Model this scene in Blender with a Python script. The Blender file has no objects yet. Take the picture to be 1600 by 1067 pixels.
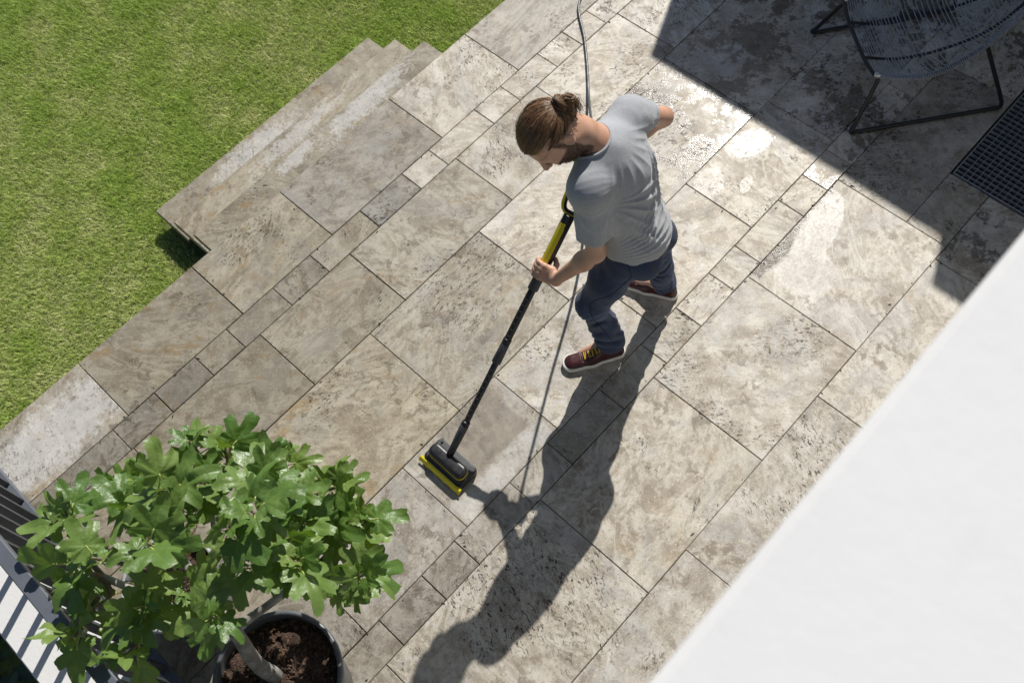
import bpy, math, random
import numpy as np
from mathutils import Vector, Matrix

random.seed(7); rng = np.random.default_rng(7)
S = bpy.context.scene
COL = S.collection

# ------------------------------------------------------------------ camera
CAM_H = 4.5
AX = Vector((0.68089, -0.72793, -0.08067))      # camera right in world
AY = Vector((0.67675, 0.58323, 0.44929))        # camera up in world
AZ = Vector((-0.28001, -0.36051, 0.88974))      # camera back in world
cam = bpy.data.cameras.new('camera'); camo = bpy.data.objects.new('camera', cam); COL.objects.link(camo)
mw = Matrix.Identity(4)
for i, a in enumerate((AX.normalized(), AY.normalized(), AZ.normalized())):
    for j in range(3): mw[j][i] = a[j]
mw[0][3], mw[1][3], mw[2][3] = 0, 0, CAM_H
camo.matrix_world = mw
cam.sensor_width = 36; cam.lens = 34.92; cam.clip_start = .05; cam.clip_end = 500
cam.dof.use_dof = True; cam.dof.focus_distance = 4.35; cam.dof.aperture_fstop = 3.6
S.camera = camo

# ------------------------------------------------------------------ light
SUN_AZ, SUN_EL = math.radians(24), math.radians(42)
sd = Vector((math.cos(SUN_AZ)*math.cos(SUN_EL), math.sin(SUN_AZ)*math.cos(SUN_EL), math.sin(SUN_EL)))
w = bpy.data.worlds.new('World'); S.world = w; w.use_nodes = True
wn = w.node_tree
bg = wn.nodes['Background']; sky = wn.nodes.new('ShaderNodeTexSky')
sky.sky_type = 'NISHITA'; sky.sun_disc = False; sky.sun_elevation = SUN_EL; sky.sun_rotation = math.pi/2 - SUN_AZ; sky.ozone_density = 4.0
wn.links.new(sky.outputs[0], bg.inputs[0]); bg.inputs[1].default_value = 0.055
sl = bpy.data.lights.new('sun', 'SUN'); sl.energy = 4.6; sl.angle = math.radians(.53); sl.color = (1, .965, .915)
so = bpy.data.objects.new('sun', sl); COL.objects.link(so); so.rotation_euler = sd.to_track_quat('Z', 'Y').to_euler(); so.location = (8, 4, 9)
S.view_settings.view_transform = 'Standard'; S.view_settings.look = 'None'
S.view_settings.exposure = 0.25; S.view_settings.gamma = 1

S.render.engine = 'CYCLES'; S.cycles.max_bounces = 5; S.cycles.diffuse_bounces = 3; S.cycles.glossy_bounces = 2

# ------------------------------------------------------------------ helpers
def link(o, parent=None):
    COL.objects.link(o)
    if parent is not None: o.parent = parent
    return o
def tag(o, label=None, cat=None, group=None, kind=None):
    if label: o['label'] = label
    if cat: o['category'] = cat
    if group: o['group'] = group
    if kind: o['kind'] = kind
    return o
def empty(name, loc, label=None, cat=None, group=None):
    o = bpy.data.objects.new(name, None); o.location = loc; o.empty_display_size = .1
    return tag(link(o), label, cat, group)
def mesh(name, v, f, mats=None, smooth=False):
    me = bpy.data.meshes.new(name)
    if isinstance(v, np.ndarray) and isinstance(f, np.ndarray):
        k = f.shape[1]
        me.vertices.add(len(v)); me.vertices.foreach_set('co', np.ascontiguousarray(v, dtype=np.float32).ravel())
        me.loops.add(f.size); me.loops.foreach_set('vertex_index', np.ascontiguousarray(f, dtype=np.int32).ravel())
        me.polygons.add(len(f)); me.polygons.foreach_set('loop_start', np.arange(0, f.size, k, dtype=np.int32))
        me.update(calc_edges=True); me.validate()
    else:
        me.from_pydata([tuple(q) for q in v], [], [tuple(q) for q in f]); me.update()
    for m in (mats if isinstance(mats, (list, tuple)) else [mats]):
        if m: me.materials.append(m)
    if smooth: me.shade_smooth()
    return me
def obj(name, me, parent=None, loc=(0, 0, 0), rot=None):
    o = bpy.data.objects.new(name, me); o.location = loc
    if rot is not None: o.rotation_euler = rot
    return link(o, parent)
class MB:
    """collects shapes for one mesh"""
    def __init__(s): s.v = []; s.f = []; s.m = []
    def add(s, v, f, m=0):
        n = len(s.v); s.v += [tuple(q) for q in v]; s.f += [tuple(i+n for i in q) for q in f]; s.m += [m]*len(f); return s
    def box(s, lo, hi, b=0.0, m=0):
        (x0, y0, z0), (x1, y1, z1) = lo, hi
        if b <= 0:
            v = [(x0,y0,z0),(x1,y0,z0),(x1,y1,z0),(x0,y1,z0),(x0,y0,z1),(x1,y0,z1),(x1,y1,z1),(x0,y1,z1)]
            f = [(0,3,2,1),(4,5,6,7),(0,1,5,4),(1,2,6,5),(2,3,7,6),(3,0,4,7)]
        else:
            v = [(x0,y0,z0),(x1,y0,z0),(x1,y1,z0),(x0,y1,z0),(x0,y0,z1-b),(x1,y0,z1-b),(x1,y1,z1-b),(x0,y1,z1-b),
                 (x0+b,y0+b,z1),(x1-b,y0+b,z1),(x1-b,y1-b,z1),(x0+b,y1-b,z1)]
            f = [(0,3,2,1),(8,9,10,11)]+[(i,(i+1)%4,4+(i+1)%4,4+i) for i in range(4)]+[(4+i,4+(i+1)%4,8+(i+1)%4,8+i) for i in range(4)]
        return s.add(v, f, m)
    def tube(s, pts, r, n=8, caps=True, m=0, closed=False):
        pts = [Vector(p) for p in pts]; rs = r if isinstance(r, (list, tuple)) else [r]*len(pts)
        N = len(pts); rings = []; prev = None
        for i, p in enumerate(pts):
            a = pts[(i-1) % N] if (closed or i > 0) else p; b = pts[(i+1) % N] if (closed or i < N-1) else p
            t = (b-a).normalized()
            if prev is None:
                u = t.orthogonal().normalized()
            else:
                u = (prev-t*prev.dot(t)); u = u.normalized() if u.length > 1e-6 else t.orthogonal().normalized()
            prev = u; w_ = t.cross(u)
            rings.append([p+(u*math.cos(2*math.pi*k/n)+w_*math.sin(2*math.pi*k/n))*rs[i] for k in range(n)])
        v = [q for rg in rings for q in rg]; f = []
        for i in range(N if closed else N-1):
            j = (i+1) % N
            for k in range(n): f.append((i*n+k, i*n+(k+1) % n, j*n+(k+1) % n, j*n+k))
        if caps and not closed: f += [tuple(range(n))[::-1], tuple((N-1)*n+k for k in range(n))]
        return s.add(v, f, m)
    def lathe(s, prof, n=48, c=(0, 0, 0), m=0):
        v = [(c[0]+r*math.cos(2*math.pi*k/n), c[1]+r*math.sin(2*math.pi*k/n), c[2]+z) for r, z in prof for k in range(n)]
        f = [(i*n+k, i*n+(k+1) % n, (i+1)*n+(k+1) % n, (i+1)*n+k) for i in range(len(prof)-1) for k in range(n)]
        return s.add(v, f, m)
    def build(s, name, mats, parent=None, smooth=False, loc=(0, 0, 0), rot=None):
        me = mesh(name, s.v, s.f, mats, smooth)
        if any(s.m): me.polygons.foreach_set('material_index', s.m)
        return obj(name, me, parent, loc, rot)
def catmull(P, n=6):
    P = [Vector(p) for p in P]; out = []
    for i in range(len(P)-1):
        a = P[i-1] if i else P[0]*2-P[1]; b, c = P[i], P[i+1]; d = P[i+2] if i+2 < len(P) else c*2-b
        for k in range(n):
            t = k/n
            out.append(.5*((2*b)+(c-a)*t+(2*a-5*b+4*c-d)*t*t+(3*b-a-3*c+d)*t**3))
    return out+[P[-1]]

# ------------------------------------------------------------------ material helpers
class NT:
    def __init__(s, name):
        s.mat = bpy.data.materials.new(name); s.mat.use_nodes = True; s.t = s.mat.node_tree
        s.b = s.t.nodes['Principled BSDF']; s.out = s.t.nodes['Material Output']
    def n(s, ty, ins=None, **kw):
        nd = s.t.nodes.new('ShaderNode'+ty)
        for k, v in kw.items(): setattr(nd, k, v)
        for k, v in (ins or {}).items(): s.set(nd.inputs[k], v)
        return nd
    def set(s, sock, v):
        if isinstance(v, bpy.types.NodeSocket): s.t.links.new(v, sock)
        elif isinstance(v, bpy.types.Node): s.t.links.new(v.outputs[0], sock)
        elif hasattr(sock.default_value, '__len__') and isinstance(v, (tuple, list)):
            sock.default_value = tuple(v)+(1,) if len(v) == 3 and len(sock.default_value) == 4 else tuple(v)
        else: sock.default_value = v
    def math(s, op, a, b=0.0, clamp=False):
        nd = s.t.nodes.new('ShaderNodeMath'); nd.operation = op; nd.use_clamp = clamp
        s.set(nd.inputs[0], a); s.set(nd.inputs[1], b); return nd.outputs[0]
    def mul(s, a, b): return s.math('MULTIPLY', a, b)
    def add(s, a, b): return s.math('ADD', a, b)
    def sub(s, a, b): return s.math('SUBTRACT', a, b)
    def step(s, x, lo, hi):
        nd = s.n('MapRange', interpolation_type='SMOOTHSTEP'); s.set(nd.inputs[0], x); s.set(nd.inputs[1], lo); s.set(nd.inputs[2], hi); return nd.outputs[0]
    def lin(s, x, lo, hi, a=0., b=1.):
        nd = s.n('MapRange'); s.set(nd.inputs[0], x); s.set(nd.inputs[1], lo); s.set(nd.inputs[2], hi); s.set(nd.inputs[3], a); s.set(nd.inputs[4], b); return nd.outputs[0]
    def mix(s, fac, a, b, mode='MIX'):
        nd = s.t.nodes.new('ShaderNodeMix'); nd.data_type = 'RGBA'; nd.blend_type = mode
        s.set(nd.inputs[0], fac); s.set(nd.inputs[6], a); s.set(nd.inputs[7], b); return nd.outputs[2]
    def noise(s, vec, scale, detail=4, rough=.55, dist=0.0):
        nd = s.n('TexNoise', {'Scale': scale, 'Detail': detail, 'Roughness': rough, 'Distortion': dist})
        if vec is not None: s.set(nd.inputs['Vector'], vec)
        return nd.outputs[0]
    def ramp(s, fac, stops):
        nd = s.t.nodes.new('ShaderNodeValToRGB'); s.set(nd.inputs[0], fac); cr = nd.color_ramp
        while len(cr.elements) < len(stops): cr.elements.new(.5)
        for e, (p, c) in zip(cr.elements, stops): e.position = p; e.color = tuple(c)+(1,)
        return nd.outputs[0]
    def bump(s, h, strength=.3, dist=.01, normal=None):
        nd = s.n('Bump', {'Strength': strength, 'Distance': dist}); s.set(nd.inputs['Height'], h)
        if normal is not None: s.set(nd.inputs['Normal'], normal)
        return nd.outputs[0]
    def fin(s, color=None, rough=None, normal=None, **kw):
        if color is not None: s.set(s.b.inputs['Base Color'], color)
        if rough is not None: s.set(s.b.inputs['Roughness'], rough)
        if normal is not None: s.set(s.b.inputs['Normal'], normal)
        for k, v in kw.items(): s.set(s.b.inputs[k.replace('_', ' ')], v)
        return s.mat
    def objco(s): return s.n('TexCoord').outputs['Object']
    def pos(s): return s.n('NewGeometry').outputs['Position']

def simple(name, col, rough=.5, noise_amt=.12, scale=30, bump=.0, bscale=200, **kw):
    m = NT(name); co = m.objco()
    c = m.noise(co, scale, 4)
    cc = m.mix(m.lin(c, .3, .7), tuple(x*(1-noise_amt) for x in col), tuple(min(1, x*(1+noise_amt)) for x in col))
    nm = m.bump(m.noise(co, bscale, 3), bump, .002) if bump else None
    return m.fin(cc, m.lin(m.noise(co, scale*2.3, 3), .3, .7, max(.02, rough-.08), min(1, rough+.08)), nm, **kw)

def travertine(name, extra=None):
    """honed travertine; object colour r=tone g=warmth b=pits, alpha=dampness; extra(m, pos) -> dict(dirt=, wet=, clean=)"""
    m = NT(name); P = m.pos(); oi = m.n('ObjectInfo')
    rnd = oi.outputs['Random']
    mp = m.n('Mapping', {'Vector': P}); 
    m.set(mp.inputs['Location'], m.n('CombineXYZ', {0: m.mul(rnd, 37.), 1: m.mul(rnd, 91.), 2: m.mul(rnd, 53.)}))
    m.set(mp.inputs['Rotation'], m.n('CombineXYZ', {2: m.mul(rnd, 29.)}))
    mp.inputs['Scale'].default_value = (1, 1, 1)
    co = mp.outputs[0]
    st = m.n('Mapping', {'Vector': co, 'Scale': (1, 1.8, 1)}).outputs[0]
    sep = m.n('SeparateColor', {0: oi.outputs['Color']}); tone, warm, pits = sep.outputs[0], sep.outputs[1], sep.outputs[2]; damp = oi.outputs['Alpha']
    n1 = m.noise(st, 2.6, 10, .66, .9)
    n2 = m.noise(co, 11, 8, .66, .6)
    n3 = m.noise(co, 110, 6, .75)
    nv = m.noise(st, 5.5, 8, .6, 2.6)
    f = m.add(m.mul(m.lin(n1, .30, .70), .46), m.add(m.mul(m.lin(n2, .32, .68), .32), m.mul(m.lin(n3, .34, .66), .22)))
    c = m.ramp(f, [(.18, (.190, .157, .118)), (.42, (.378, .332, .270)), (.60, (.525, .482, .412)), (.84, (.73, .69, .625))])
    pt = m.step(m.noise(co, 5.5, 10, .72, .3), .515, .545); c = m.mix(m.mul(pt, .42), c, (.60, .575, .52))
    pd = m.step(m.noise(st, 7.5, 10, .74, .5), .56, .59); c = m.mix(m.mul(pd, .46), c, (.245, .205, .152))
    bnd = m.math('SINE', m.mul(m.noise(st, 1.7, 7, .58, 1.8), 46.)); bm = m.step(m.math('FRACT', m.mul(rnd, 7.3)), .35, .6)
    c = m.mix(m.mul(m.mul(m.step(bnd, .1, .9), bm), .42), c, (.66, .62, .54)); c = m.mix(m.mul(m.mul(m.step(bnd, -.3, -.95), bm), .30), c, (.28, .235, .175))
    vein = m.step(m.math('ABSOLUTE', m.sub(nv, .5)), .05, .0)
    c = m.mix(m.mul(vein, .20), c, (.36, .30, .22))
    c = m.mix(m.mul(m.step(m.noise(st, 3.1, 6, .6, 2.0), .56, .66), m.mul(warm, .75)), c, (.42, .31, .17))
    grey = m.step(m.noise(co, 3.7, 6, .6, .8), .5, .62)
    c = m.mix(m.mul(grey, .35), c, (.42, .42, .42))
    # grime blotches
    bl = m.mul(m.step(m.noise(co, 17, 7, .68, .5), .53, .60), m.step(m.noise(co, 3.3, 3, .5), .42, .6))
    c = m.mix(m.mul(bl, .70), c, (.185, .148, .104))
    sp = m.step(m.noise(co, 62, 4, .66), .585, .65)
    c = m.mix(m.mul(sp, .40), c, (.17, .145, .115))
    dk = m.step(m.noise(co, 27, 8, .74), .56, .66); c = m.mix(m.mul(dk, .24), c, (.24, .200, .150))
    sp2 = m.step(m.noise(co, 80, 3, .64), .60, .67)
    c = m.mix(m.mul(sp2, .65), c, (.68, .63, .51))
    # open pits
    pc = m.step(m.noise(co, 2.7, 4, .6), m.lin(pits, 0, 1, .60, .36), m.lin(pits, 0, 1, .70, .54))
    pm = m.mul(m.step(m.noise(m.n('Mapping', {'Vector': co, 'Scale': (1, 1.9, 1)}).outputs[0], 40, 6, .66, .7), .565, .595), pc)
    c = m.mix(m.mul(pm, .9), c, (.06, .045, .03))
    c = m.mix(1.0, c, m.n('CombineColor', {0: tone, 1: m.mul(tone, m.lin(warm, 0, 1, 1.0, .955)), 2: m.mul(tone, m.lin(warm, 0, 1, 1.0, .80))}), 'MULTIPLY')
    # damp patches
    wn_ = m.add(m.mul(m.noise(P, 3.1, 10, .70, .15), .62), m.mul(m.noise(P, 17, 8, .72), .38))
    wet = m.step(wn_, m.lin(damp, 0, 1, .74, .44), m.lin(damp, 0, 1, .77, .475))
    if extra:
        e = extra(m, P)
        if 'film' in e: e['film'] = m.mul(e['film'], m.mul(m.sub(1.0, mx(m, pm, m.mul(dk, .9))), m.step(m.noise(P, 34, 8, .72), .40, .47)))
        if 'clean' in e: e['clean'] = m.mul(e['clean'], m.sub(1.0, mx(m, pm, m.mul(dk, .9), m.mul(sp, .8))))
        if 'dirt' in e: c = m.mix(m.mul(e['dirt'], .8), c, m.mix(m.lin(n2, .35, .65), (.135, .112, .082), (.25, .215, .165)))
        if 'clean' in e: c = m.mix(e['clean'], c, m.mix(m.lin(n2, .35, .65), (.52, .51, .49), (.64, .63, .61)))
        if 'wet' in e: wet = m.math('MAXIMUM', wet, e['wet'])
        if 'film' in e: c = m.mix(m.mul(e['film'], .35), c, (.40, .36, .30))
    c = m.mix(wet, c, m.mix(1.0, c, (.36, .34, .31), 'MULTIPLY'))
    c = m.mix(pm, c, m.mix(1.0, c, (.8, .8, .8), 'MULTIPLY'))
    r = m.lin(n3, .3, .7, .50, .66)
    wr = m.lin(m.noise(P, 30, 4, .6), .3, .7, .14, .26)
    r2 = m.n('Mix'); m.set(r2.inputs[0], wet); m.set(r2.inputs[2], r); m.set(r2.inputs[3], wr); r = r2.outputs[0]
    if extra and 'film' in e:
        r3 = m.n('Mix'); m.set(r3.inputs[0], e['film']); m.set(r3.inputs[2], r); m.set(r3.inputs[3], m.lin(m.noise(P, 60, 4, .7), .3, .7, .18, .36)); r = r3.outputs[0]
    hgt = m.sub(m.add(m.mul(n3, .25), m.mul(n2, .5)), m.mul(pm, 1.2))
    bs = m.sub(.6, m.mul(e['film'], .42)) if (extra and 'film' in e) else .6
    nm = m.bump(hgt, bs, .004)
    return m.fin(c, r, nm)

M_TRAV = travertine('travertine')
M_JOINT = simple('joint_sand', (.035, .03, .024), .95, .4, 60)
M_STUCCO = None
def stucco(name, col, bscale=90, bstr=.35):
    m = NT(name); co = m.pos()
    a = m.noise(co, 2.2, 6, .6); g = m.noise(co, bscale, 5, .65)
    c = m.mix(m.mul(m.step(a, .42, .72), .4), col, tuple(x*.9 for x in col)); c = m.mix(m.mul(m.step(m.noise(co, 9, 7, .7), .55, .75), .3), c, tuple(x*.86 for x in col))
    return m.fin(c, .85, m.bump(g, bstr, .003))
M_STUCCO = stucco('white_render', (.645, .638, .625), 26, .30)
M_CONC = stucco('white_concrete', (.62, .615, .59), 60, .5)
M_SOILG = simple('lawn_soil', (.125, .15, .04), .95, .35, 25, .5, 80)

# ------------------------------------------------------------------ the setting: terrace
YS = [3.462, 3.018, 2.855, 2.416, 1.760, 1.320, 1.156, .501, .060, -.104, -.54]
XJ = {0: [-.85, -.17, .601, 1.246, 2.107, 2.75, 3.62, 4.5, 5.3, 6.2],
      1: [-.85, -.62, -.27, -.002, .267, .482, .808, 1.078, 1.454, 1.779, 1.995, 2.37, 2.591, 2.913, 3.133, 3.352, 3.63, 3.95, 4.33, 4.6, 5.0, 5.4, 5.9],
      2: [-.85, -.26, .581, 1.226, 2.052, 2.724, 3.451, 4.3, 5.1, 5.9],
      3: [-.85, .10, .967, 1.783, 3.355 - .80, 3.355, 4.17, 5.0, 5.9],
      4: [-.85, -.08, .57, 1.215, 1.955, 2.738, 3.475, 4.23, 5.0, 5.9],
      5: [-.85, -.55, -.27, -.005, .266, .483, .860, 1.128, 1.505, 1.830, 2.104, 2.374, 2.590, 2.967, 3.182, 3.401, 3.729, 3.996, 4.3, 4.7, 5.1, 5.5, 5.9],
      6: [-.85, -.114, .897, 1.729, 2.486, 3.275, 4.316, 4.87, 5.9],
      7: [-.85, .18, 1.161, 2.168, 3.179, 3.68, 4.87, 5.9],
      8: [-.85, -.3, .2, .6, 1.1, 1.6, 2.1, 2.6, 3.1, 3.68, 4.87, 5.9],
      9: [-.85, .2, 1.2, 2.2, 3.2, 3.68, 4.9, 5.9]}
terrace = obj('terrace', MB().box((-.85, -.55, -.60), (5.93, 3.425, -.022)).build('tmp', M_JOINT).data)
bpy.data.objects.remove(bpy.data.objects['tmp'])
tag(terrace, 'grey beige travertine terrace paved in long courses of slabs', kind='structure')

def box_mask(m, P, x0, x1, y0, y1, soft=.02, nz=.05, sc=14):
    s = m.n('SeparateXYZ', {0: P}); j = m.mul(m.sub(m.noise(P, sc, 5, .6), .5), nz*2)
    x = m.add(s.outputs[0], j); y = m.add(s.outputs[1], j)
    return m.mul(m.mul(m.step(x, x0-soft, x0+soft), m.step(x, x1+soft, x1-soft)), m.mul(m.step(y, y0-soft, y0+soft), m.step(y, y1+soft, y1-soft)))
def blob_mask(m, P, cx, cy, rx, ry, rot=0., soft=.25, nz=.6, sc=9):
    mp = m.n('Mapping', {'Vector': m.n('VectorMath', {0: P, 1: (cx, cy, 0)}, operation='SUBTRACT').outputs[0]})
    mp2 = m.n('Mapping', {'Vector': mp, 'Rotation': (0, 0, -rot)}); mp3 = m.n('Mapping', {'Vector': mp2, 'Scale': (1/rx, 1/ry, 0)})
    d = m.n('VectorMath', {0: mp3}, operation='LENGTH').outputs['Value']
    d = m.add(d, m.mul(m.sub(m.add(m.mul(m.noise(P, sc, 10, .74), .55), m.mul(m.noise(P, sc*4, 8, .74), .45)), .5), nz*4.2))
    return m.step(d, 1+soft, 1-soft)
def mx(m, *a):
    r = a[0]
    for b in a[1:]: r = m.math('MAXIMUM', r, b)
    return r
def ex_scrub(m, P):   # the slab being scrubbed: grime left in a rectangle, cleaned band beside it
    return dict(dirt=mx(m, m.mul(box_mask(m, P, .80, 1.14, 1.455, 1.755, .015, .02), .95)), clean=m.mul(box_mask(m, P, .6, 1.2, 1.33, 1.44, .02, .02), .35))
def ex_puddle(m, P):  # film of water along one side of the slab
    a = blob_mask(m, P, 2.93, 1.04, .27, .085, math.radians(10), .12, .14, 9)
    b = m.mul(box_mask(m, P, 2.50, 3.20, 1.085, 1.165, .015, .03, 6), 1.0)
    cmask = blob_mask(m, P, 2.70, .95, .13, .15, math.radians(35), .2, .2, 9)
    return dict(film=mx(m, a, cmask), wet=m.mul(b, m.sub(1.0, a)), clean=m.mul(mx(m, a, cmask), .3))
def ex_wetA(m, P):
    return dict(film=mx(m, blob_mask(m, P, 3.17, 1.81, .13, .045, .3, .10, .22, 14), blob_mask(m, P, 2.88, 1.85, .12, .075, .5, .12, .25, 14)))
def ex_wetB(m, P):
    return dict(film=mx(m, blob_mask(m, P, 3.17, 1.66, .13, .08, -.4, .22, .5, 12), blob_mask(m, P, 2.82, 1.67, .11, .07, .3, .22, .5, 12), blob_mask(m, P, 2.94, 1.51, .06, .03, .3, .15, .22, 16)))
def ex_left(m, P):
    return dict(clean=m.mul(blob_mask(m, P, -.52, 3.22, .42, .16, 0, .3, .9, 7), .55))
SPECIAL = {(4, .57): travertine('travertine_scrubbed', ex_scrub), (6, 2.486): travertine('travertine_puddle', ex_puddle),
           (3, 2.555): travertine('travertine_wet_glint', ex_wetA), (4, 2.738): travertine('travertine_wet_patch', ex_wetB), (0, -.85): travertine('travertine_washed', ex_left)}
TONE = {(0, 1.246): (.62, .75, .2), (0, .601): (.70, .8, .25), (0, -.17): (.66, .6, .3), (0, 2.107): (.86, .55, .35), (0, 2.75): (.70, .6, .25), (0, -.85): (.82, .2, .5),
        (1, .808): (.60, .35, .3), (1, .482): (.62, .4, .3), (1, 1.454): (.56, .45, .3), (1, 1.078): (.66, .4, .5), (1, .267): (.66, .45, .3), (1, -.002): (.55, .3, .3), (1, -.27): (.58, .3, .3),
        (2, .581): (.66, .5, .35), (2, 1.226): (.70, 1., .2), (2, 2.052): (.80, .6, .3), (2, 2.724): (.95, .45, .6), (2, -.26): (.64, .6, .2),
        (3, .10): (.80, .65, .5), (3, .967): (.74, .15, .95), (3, 1.783): (.95, .45, .15), (3, 2.555): (.95, .4, .9),
        (4, .57): (.80, .35, .3), (4, -.08): (.84, .15, .3), (4, 1.215): (.90, .4, .15), (4, 1.955): (.96, .45, .2), (4, 2.738): (.97, .4, .5),
        (6, -.114): (.84, .3, 1.), (6, .897): (.86, .55, .2), (6, 1.729): (.92, .2, .35), (6, 2.486): (.95, .25, .15), (7, .18): (.86, .1, .5), (7, 1.161): (.86, .15, .6), (7, 2.168): (.90, .3, .2)}
for cidx, xs in XJ.items():
    y1, y0 = YS[cidx], YS[cidx+1]
    for x0, x1 in zip(xs[:-1], xs[1:]):
        if cidx >= 6 and x0 >= 3.60 and y0 < .70 and x0 < 4.85: 
            if cidx in (7, 8): continue      # recess of the floor grating
        r = np.random.default_rng(int(abs(x0)*1000)+cidx*7919)
        g = r.uniform(.0006, .0026, 4)
        yb = y0
        if cidx == 6 and abs(x0-3.275) < .01: pass
        lo = (x0+g[0], yb+g[1], -.03); hi = (x1-g[2], y1-(g[3] if cidx else -.004), r.uniform(-.0008, .0008))
        mat_ = SPECIAL.get((cidx, x0), M_TRAV)
        if cidx == 6 and x0 in (3.275, 4.316):    # slabs cut round the grating recess
            lo = (lo[0], .735 if x0 > 4 else lo[1], lo[2])
            if x0 == 3.275:
                b = MB().box((lo[0], .735, -.03), (hi[0], hi[1], hi[2]), .0025)
                o = b.build('tile', mat_, terrace); o.color = (.78, .3, .7, .62)
                b = MB().box((lo[0], lo[1], -.03), (3.683, .7325, hi[2]), .0025)
                o = b.build('tile', mat_, terrace); o.color = (.78, .3, .7, .5); continue
        b = MB().box(lo, hi, .0028)
        o = b.build('tile', mat_, terrace)
        xm = (x0+x1)/2
        t = TONE.get((cidx, x0)) or (float(np.clip(.66+.10*xm+r.uniform(-.05, .05), .58, .95)), r.uniform(.2, .6), r.uniform(.2, .7))
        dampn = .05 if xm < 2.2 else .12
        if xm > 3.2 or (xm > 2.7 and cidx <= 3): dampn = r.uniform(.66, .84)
        if cidx == 4 and x0 == 2.738: dampn = .06
        if cidx == 3 and x0 == 2.555: dampn = .04
        if cidx in (0, 1, 2) and xm < 3.4: dampn = .08
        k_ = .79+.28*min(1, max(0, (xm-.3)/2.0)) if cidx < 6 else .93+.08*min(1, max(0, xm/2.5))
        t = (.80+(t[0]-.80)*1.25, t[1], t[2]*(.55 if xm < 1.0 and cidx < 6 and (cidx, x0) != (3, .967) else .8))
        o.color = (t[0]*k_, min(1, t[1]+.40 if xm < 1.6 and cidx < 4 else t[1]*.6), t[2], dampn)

# white slab at the end of the terrace, under the railing
o = MB().box((-1.24, -.55, -.60), (-.853, 3.466, .002), .006).build('terrace_border', M_CONC); tag(o, 'pale concrete border strip beyond the railing', kind='structure')

# ------------------------------------------------------------------ steps
STEP_X0, STEP_X1 = .765, 2.655
def ex_step1(m, P): return dict(clean=m.mul(mx(m, blob_mask(m, P, 2.1, 3.70, .34, .09, .1, .3, 1.2, 14), blob_mask(m, P, 1.55, 3.72, .16, .05, .2, .3, 1.3, 16)), .48))
def ex_step2(m, P): return dict(clean=m.mul(mx(m, blob_mask(m, P, 1.72, 3.98, .36, .06, .06, .3, 1.4, 14)), .42))
def ex_step3(m, P): return dict(clean=m.mul(mx(m, blob_mask(m, P, 1.52, 4.24, .30, .08, .0, .3, 1.1, 14)), .5))
for k, (fn, tn) in enumerate(((ex_step1, (.52, 1., .15)), (ex_step2, (.62, 1., .15)), (ex_step3, (.56, 1., .15))), 1):
    yf = 3.462+.30*k; z = -.17*k
    root = empty('garden_step', ((STEP_X0+STEP_X1)/2, yf-.17, z-.17), ('top travertine step just below the terrace edge', 'middle travertine step between the top and bottom steps', 'bottom travertine step beside the lawn')[k-1], 'step', 'steps down to the lawn')
    root_loc = Vector(root.location)
    def loc(b): b.v = [tuple(Vector(q)-root_loc) for q in b.v]; return b
    mt = travertine('travertine_step', fn)
    o = loc(MB().box((STEP_X0+.004*k, yf-.335, z-.045), (STEP_X1-.015*(k-1), yf, z), .004)).build('tread', mt, root); o.color = (*tn, .05)
    o = loc(MB().box((STEP_X0+.10, yf-.06, z-.17), (STEP_X1-.02-.015*k, yf-.03, z-.047))).build('riser', M_TRAV, root); o.color = (.6, .5, .3, 0)
    o = loc(MB().box((STEP_X0+.10, yf-.36, z-.17), (STEP_X0+.13, yf-.062, z-.047))).build('stringer', simple('galvanised', (.22, .23, .25), .45), root)

# ------------------------------------------------------------------ lawn
LZ = -.665
b = MB(); b.add([(-60, 3.30, LZ), (60, 3.30, LZ), (60, 80, LZ), (-60, 80, LZ)], [(0, 1, 2, 3)])
tag(b.build('lawn_ground', M_SOILG), 'ground under the lawn', kind='structure')
b = MB(); b.add([(-60, -60, LZ-.01), (60, -60, LZ-.01), (60, 3.31, LZ-.01), (-60, 3.31, LZ-.01)], [(0, 1, 2, 3)])
tag(b.build('garden_ground', M_SOILG), 'dark soil beside the terrace', kind='structure')
def vnoise(x, y, sc, seed):
    r = np.random.default_rng(seed); out = np.zeros_like(x)
    for i in range(10):
        a = r.uniform(0, 2*np.pi); f = sc*r.uniform(.5, 2.0); out += np.sin((x*np.cos(a)+y*np.sin(a))*f+r.uniform(0, 6.28))/10**.5
    return out
def grass_points(n, x0, x1, y0, y1):
    x = rng.uniform(x0, x1, n); y = rng.uniform(y0, y1, n)
    keep = ~((x > STEP_X0-.0) & (x < STEP_X1-.02) & (y < 4.37))
    d = np.maximum(np.maximum(STEP_X0-x, x-STEP_X1), np.maximum(y-4.36, 0))
    return x[keep], y[keep]
X, Y = [], []
for (n, a) in ((380000, (-1.3, 4.0, 3.44, 7.3)), (70000, (-3.5, 6.0, 3.44, 10)),):
    gx, gy = grass_points(n, *a)
    if n > 200000:
        k = (gy < 4.55+gx*1.55+.9) & (gy < 7.6-(gx-1.2)*.35) ; gx, gy = gx[k], gy[k]
    X.append(gx); Y.append(gy)
gx = np.concatenate(X); gy = np.concatenate(Y); n = len(gx)
lush = vnoise(gx, gy, 2.6, 3)*.50+vnoise(gx, gy, 9, 4)*.50+vnoise(gx, gy, 26, 6)*.35
edge = np.exp(-((gy-4.36)/.08)**2)*((gx > STEP_X0) & (gx < STEP_X1))+np.exp(-((gy-3.47)/.10)**2)+np.exp(-((gx-STEP_X1)/.08)**2)*(gy < 4.5)
hgt = (.026+.016*rng.random(n)+.010*np.clip(lush, -1, 1.5)+.022*edge*rng.random(n)); hgt = np.maximum(hgt, .015)
ln = rng.uniform(.35, 1.4, n)*hgt                      # lean
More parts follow.
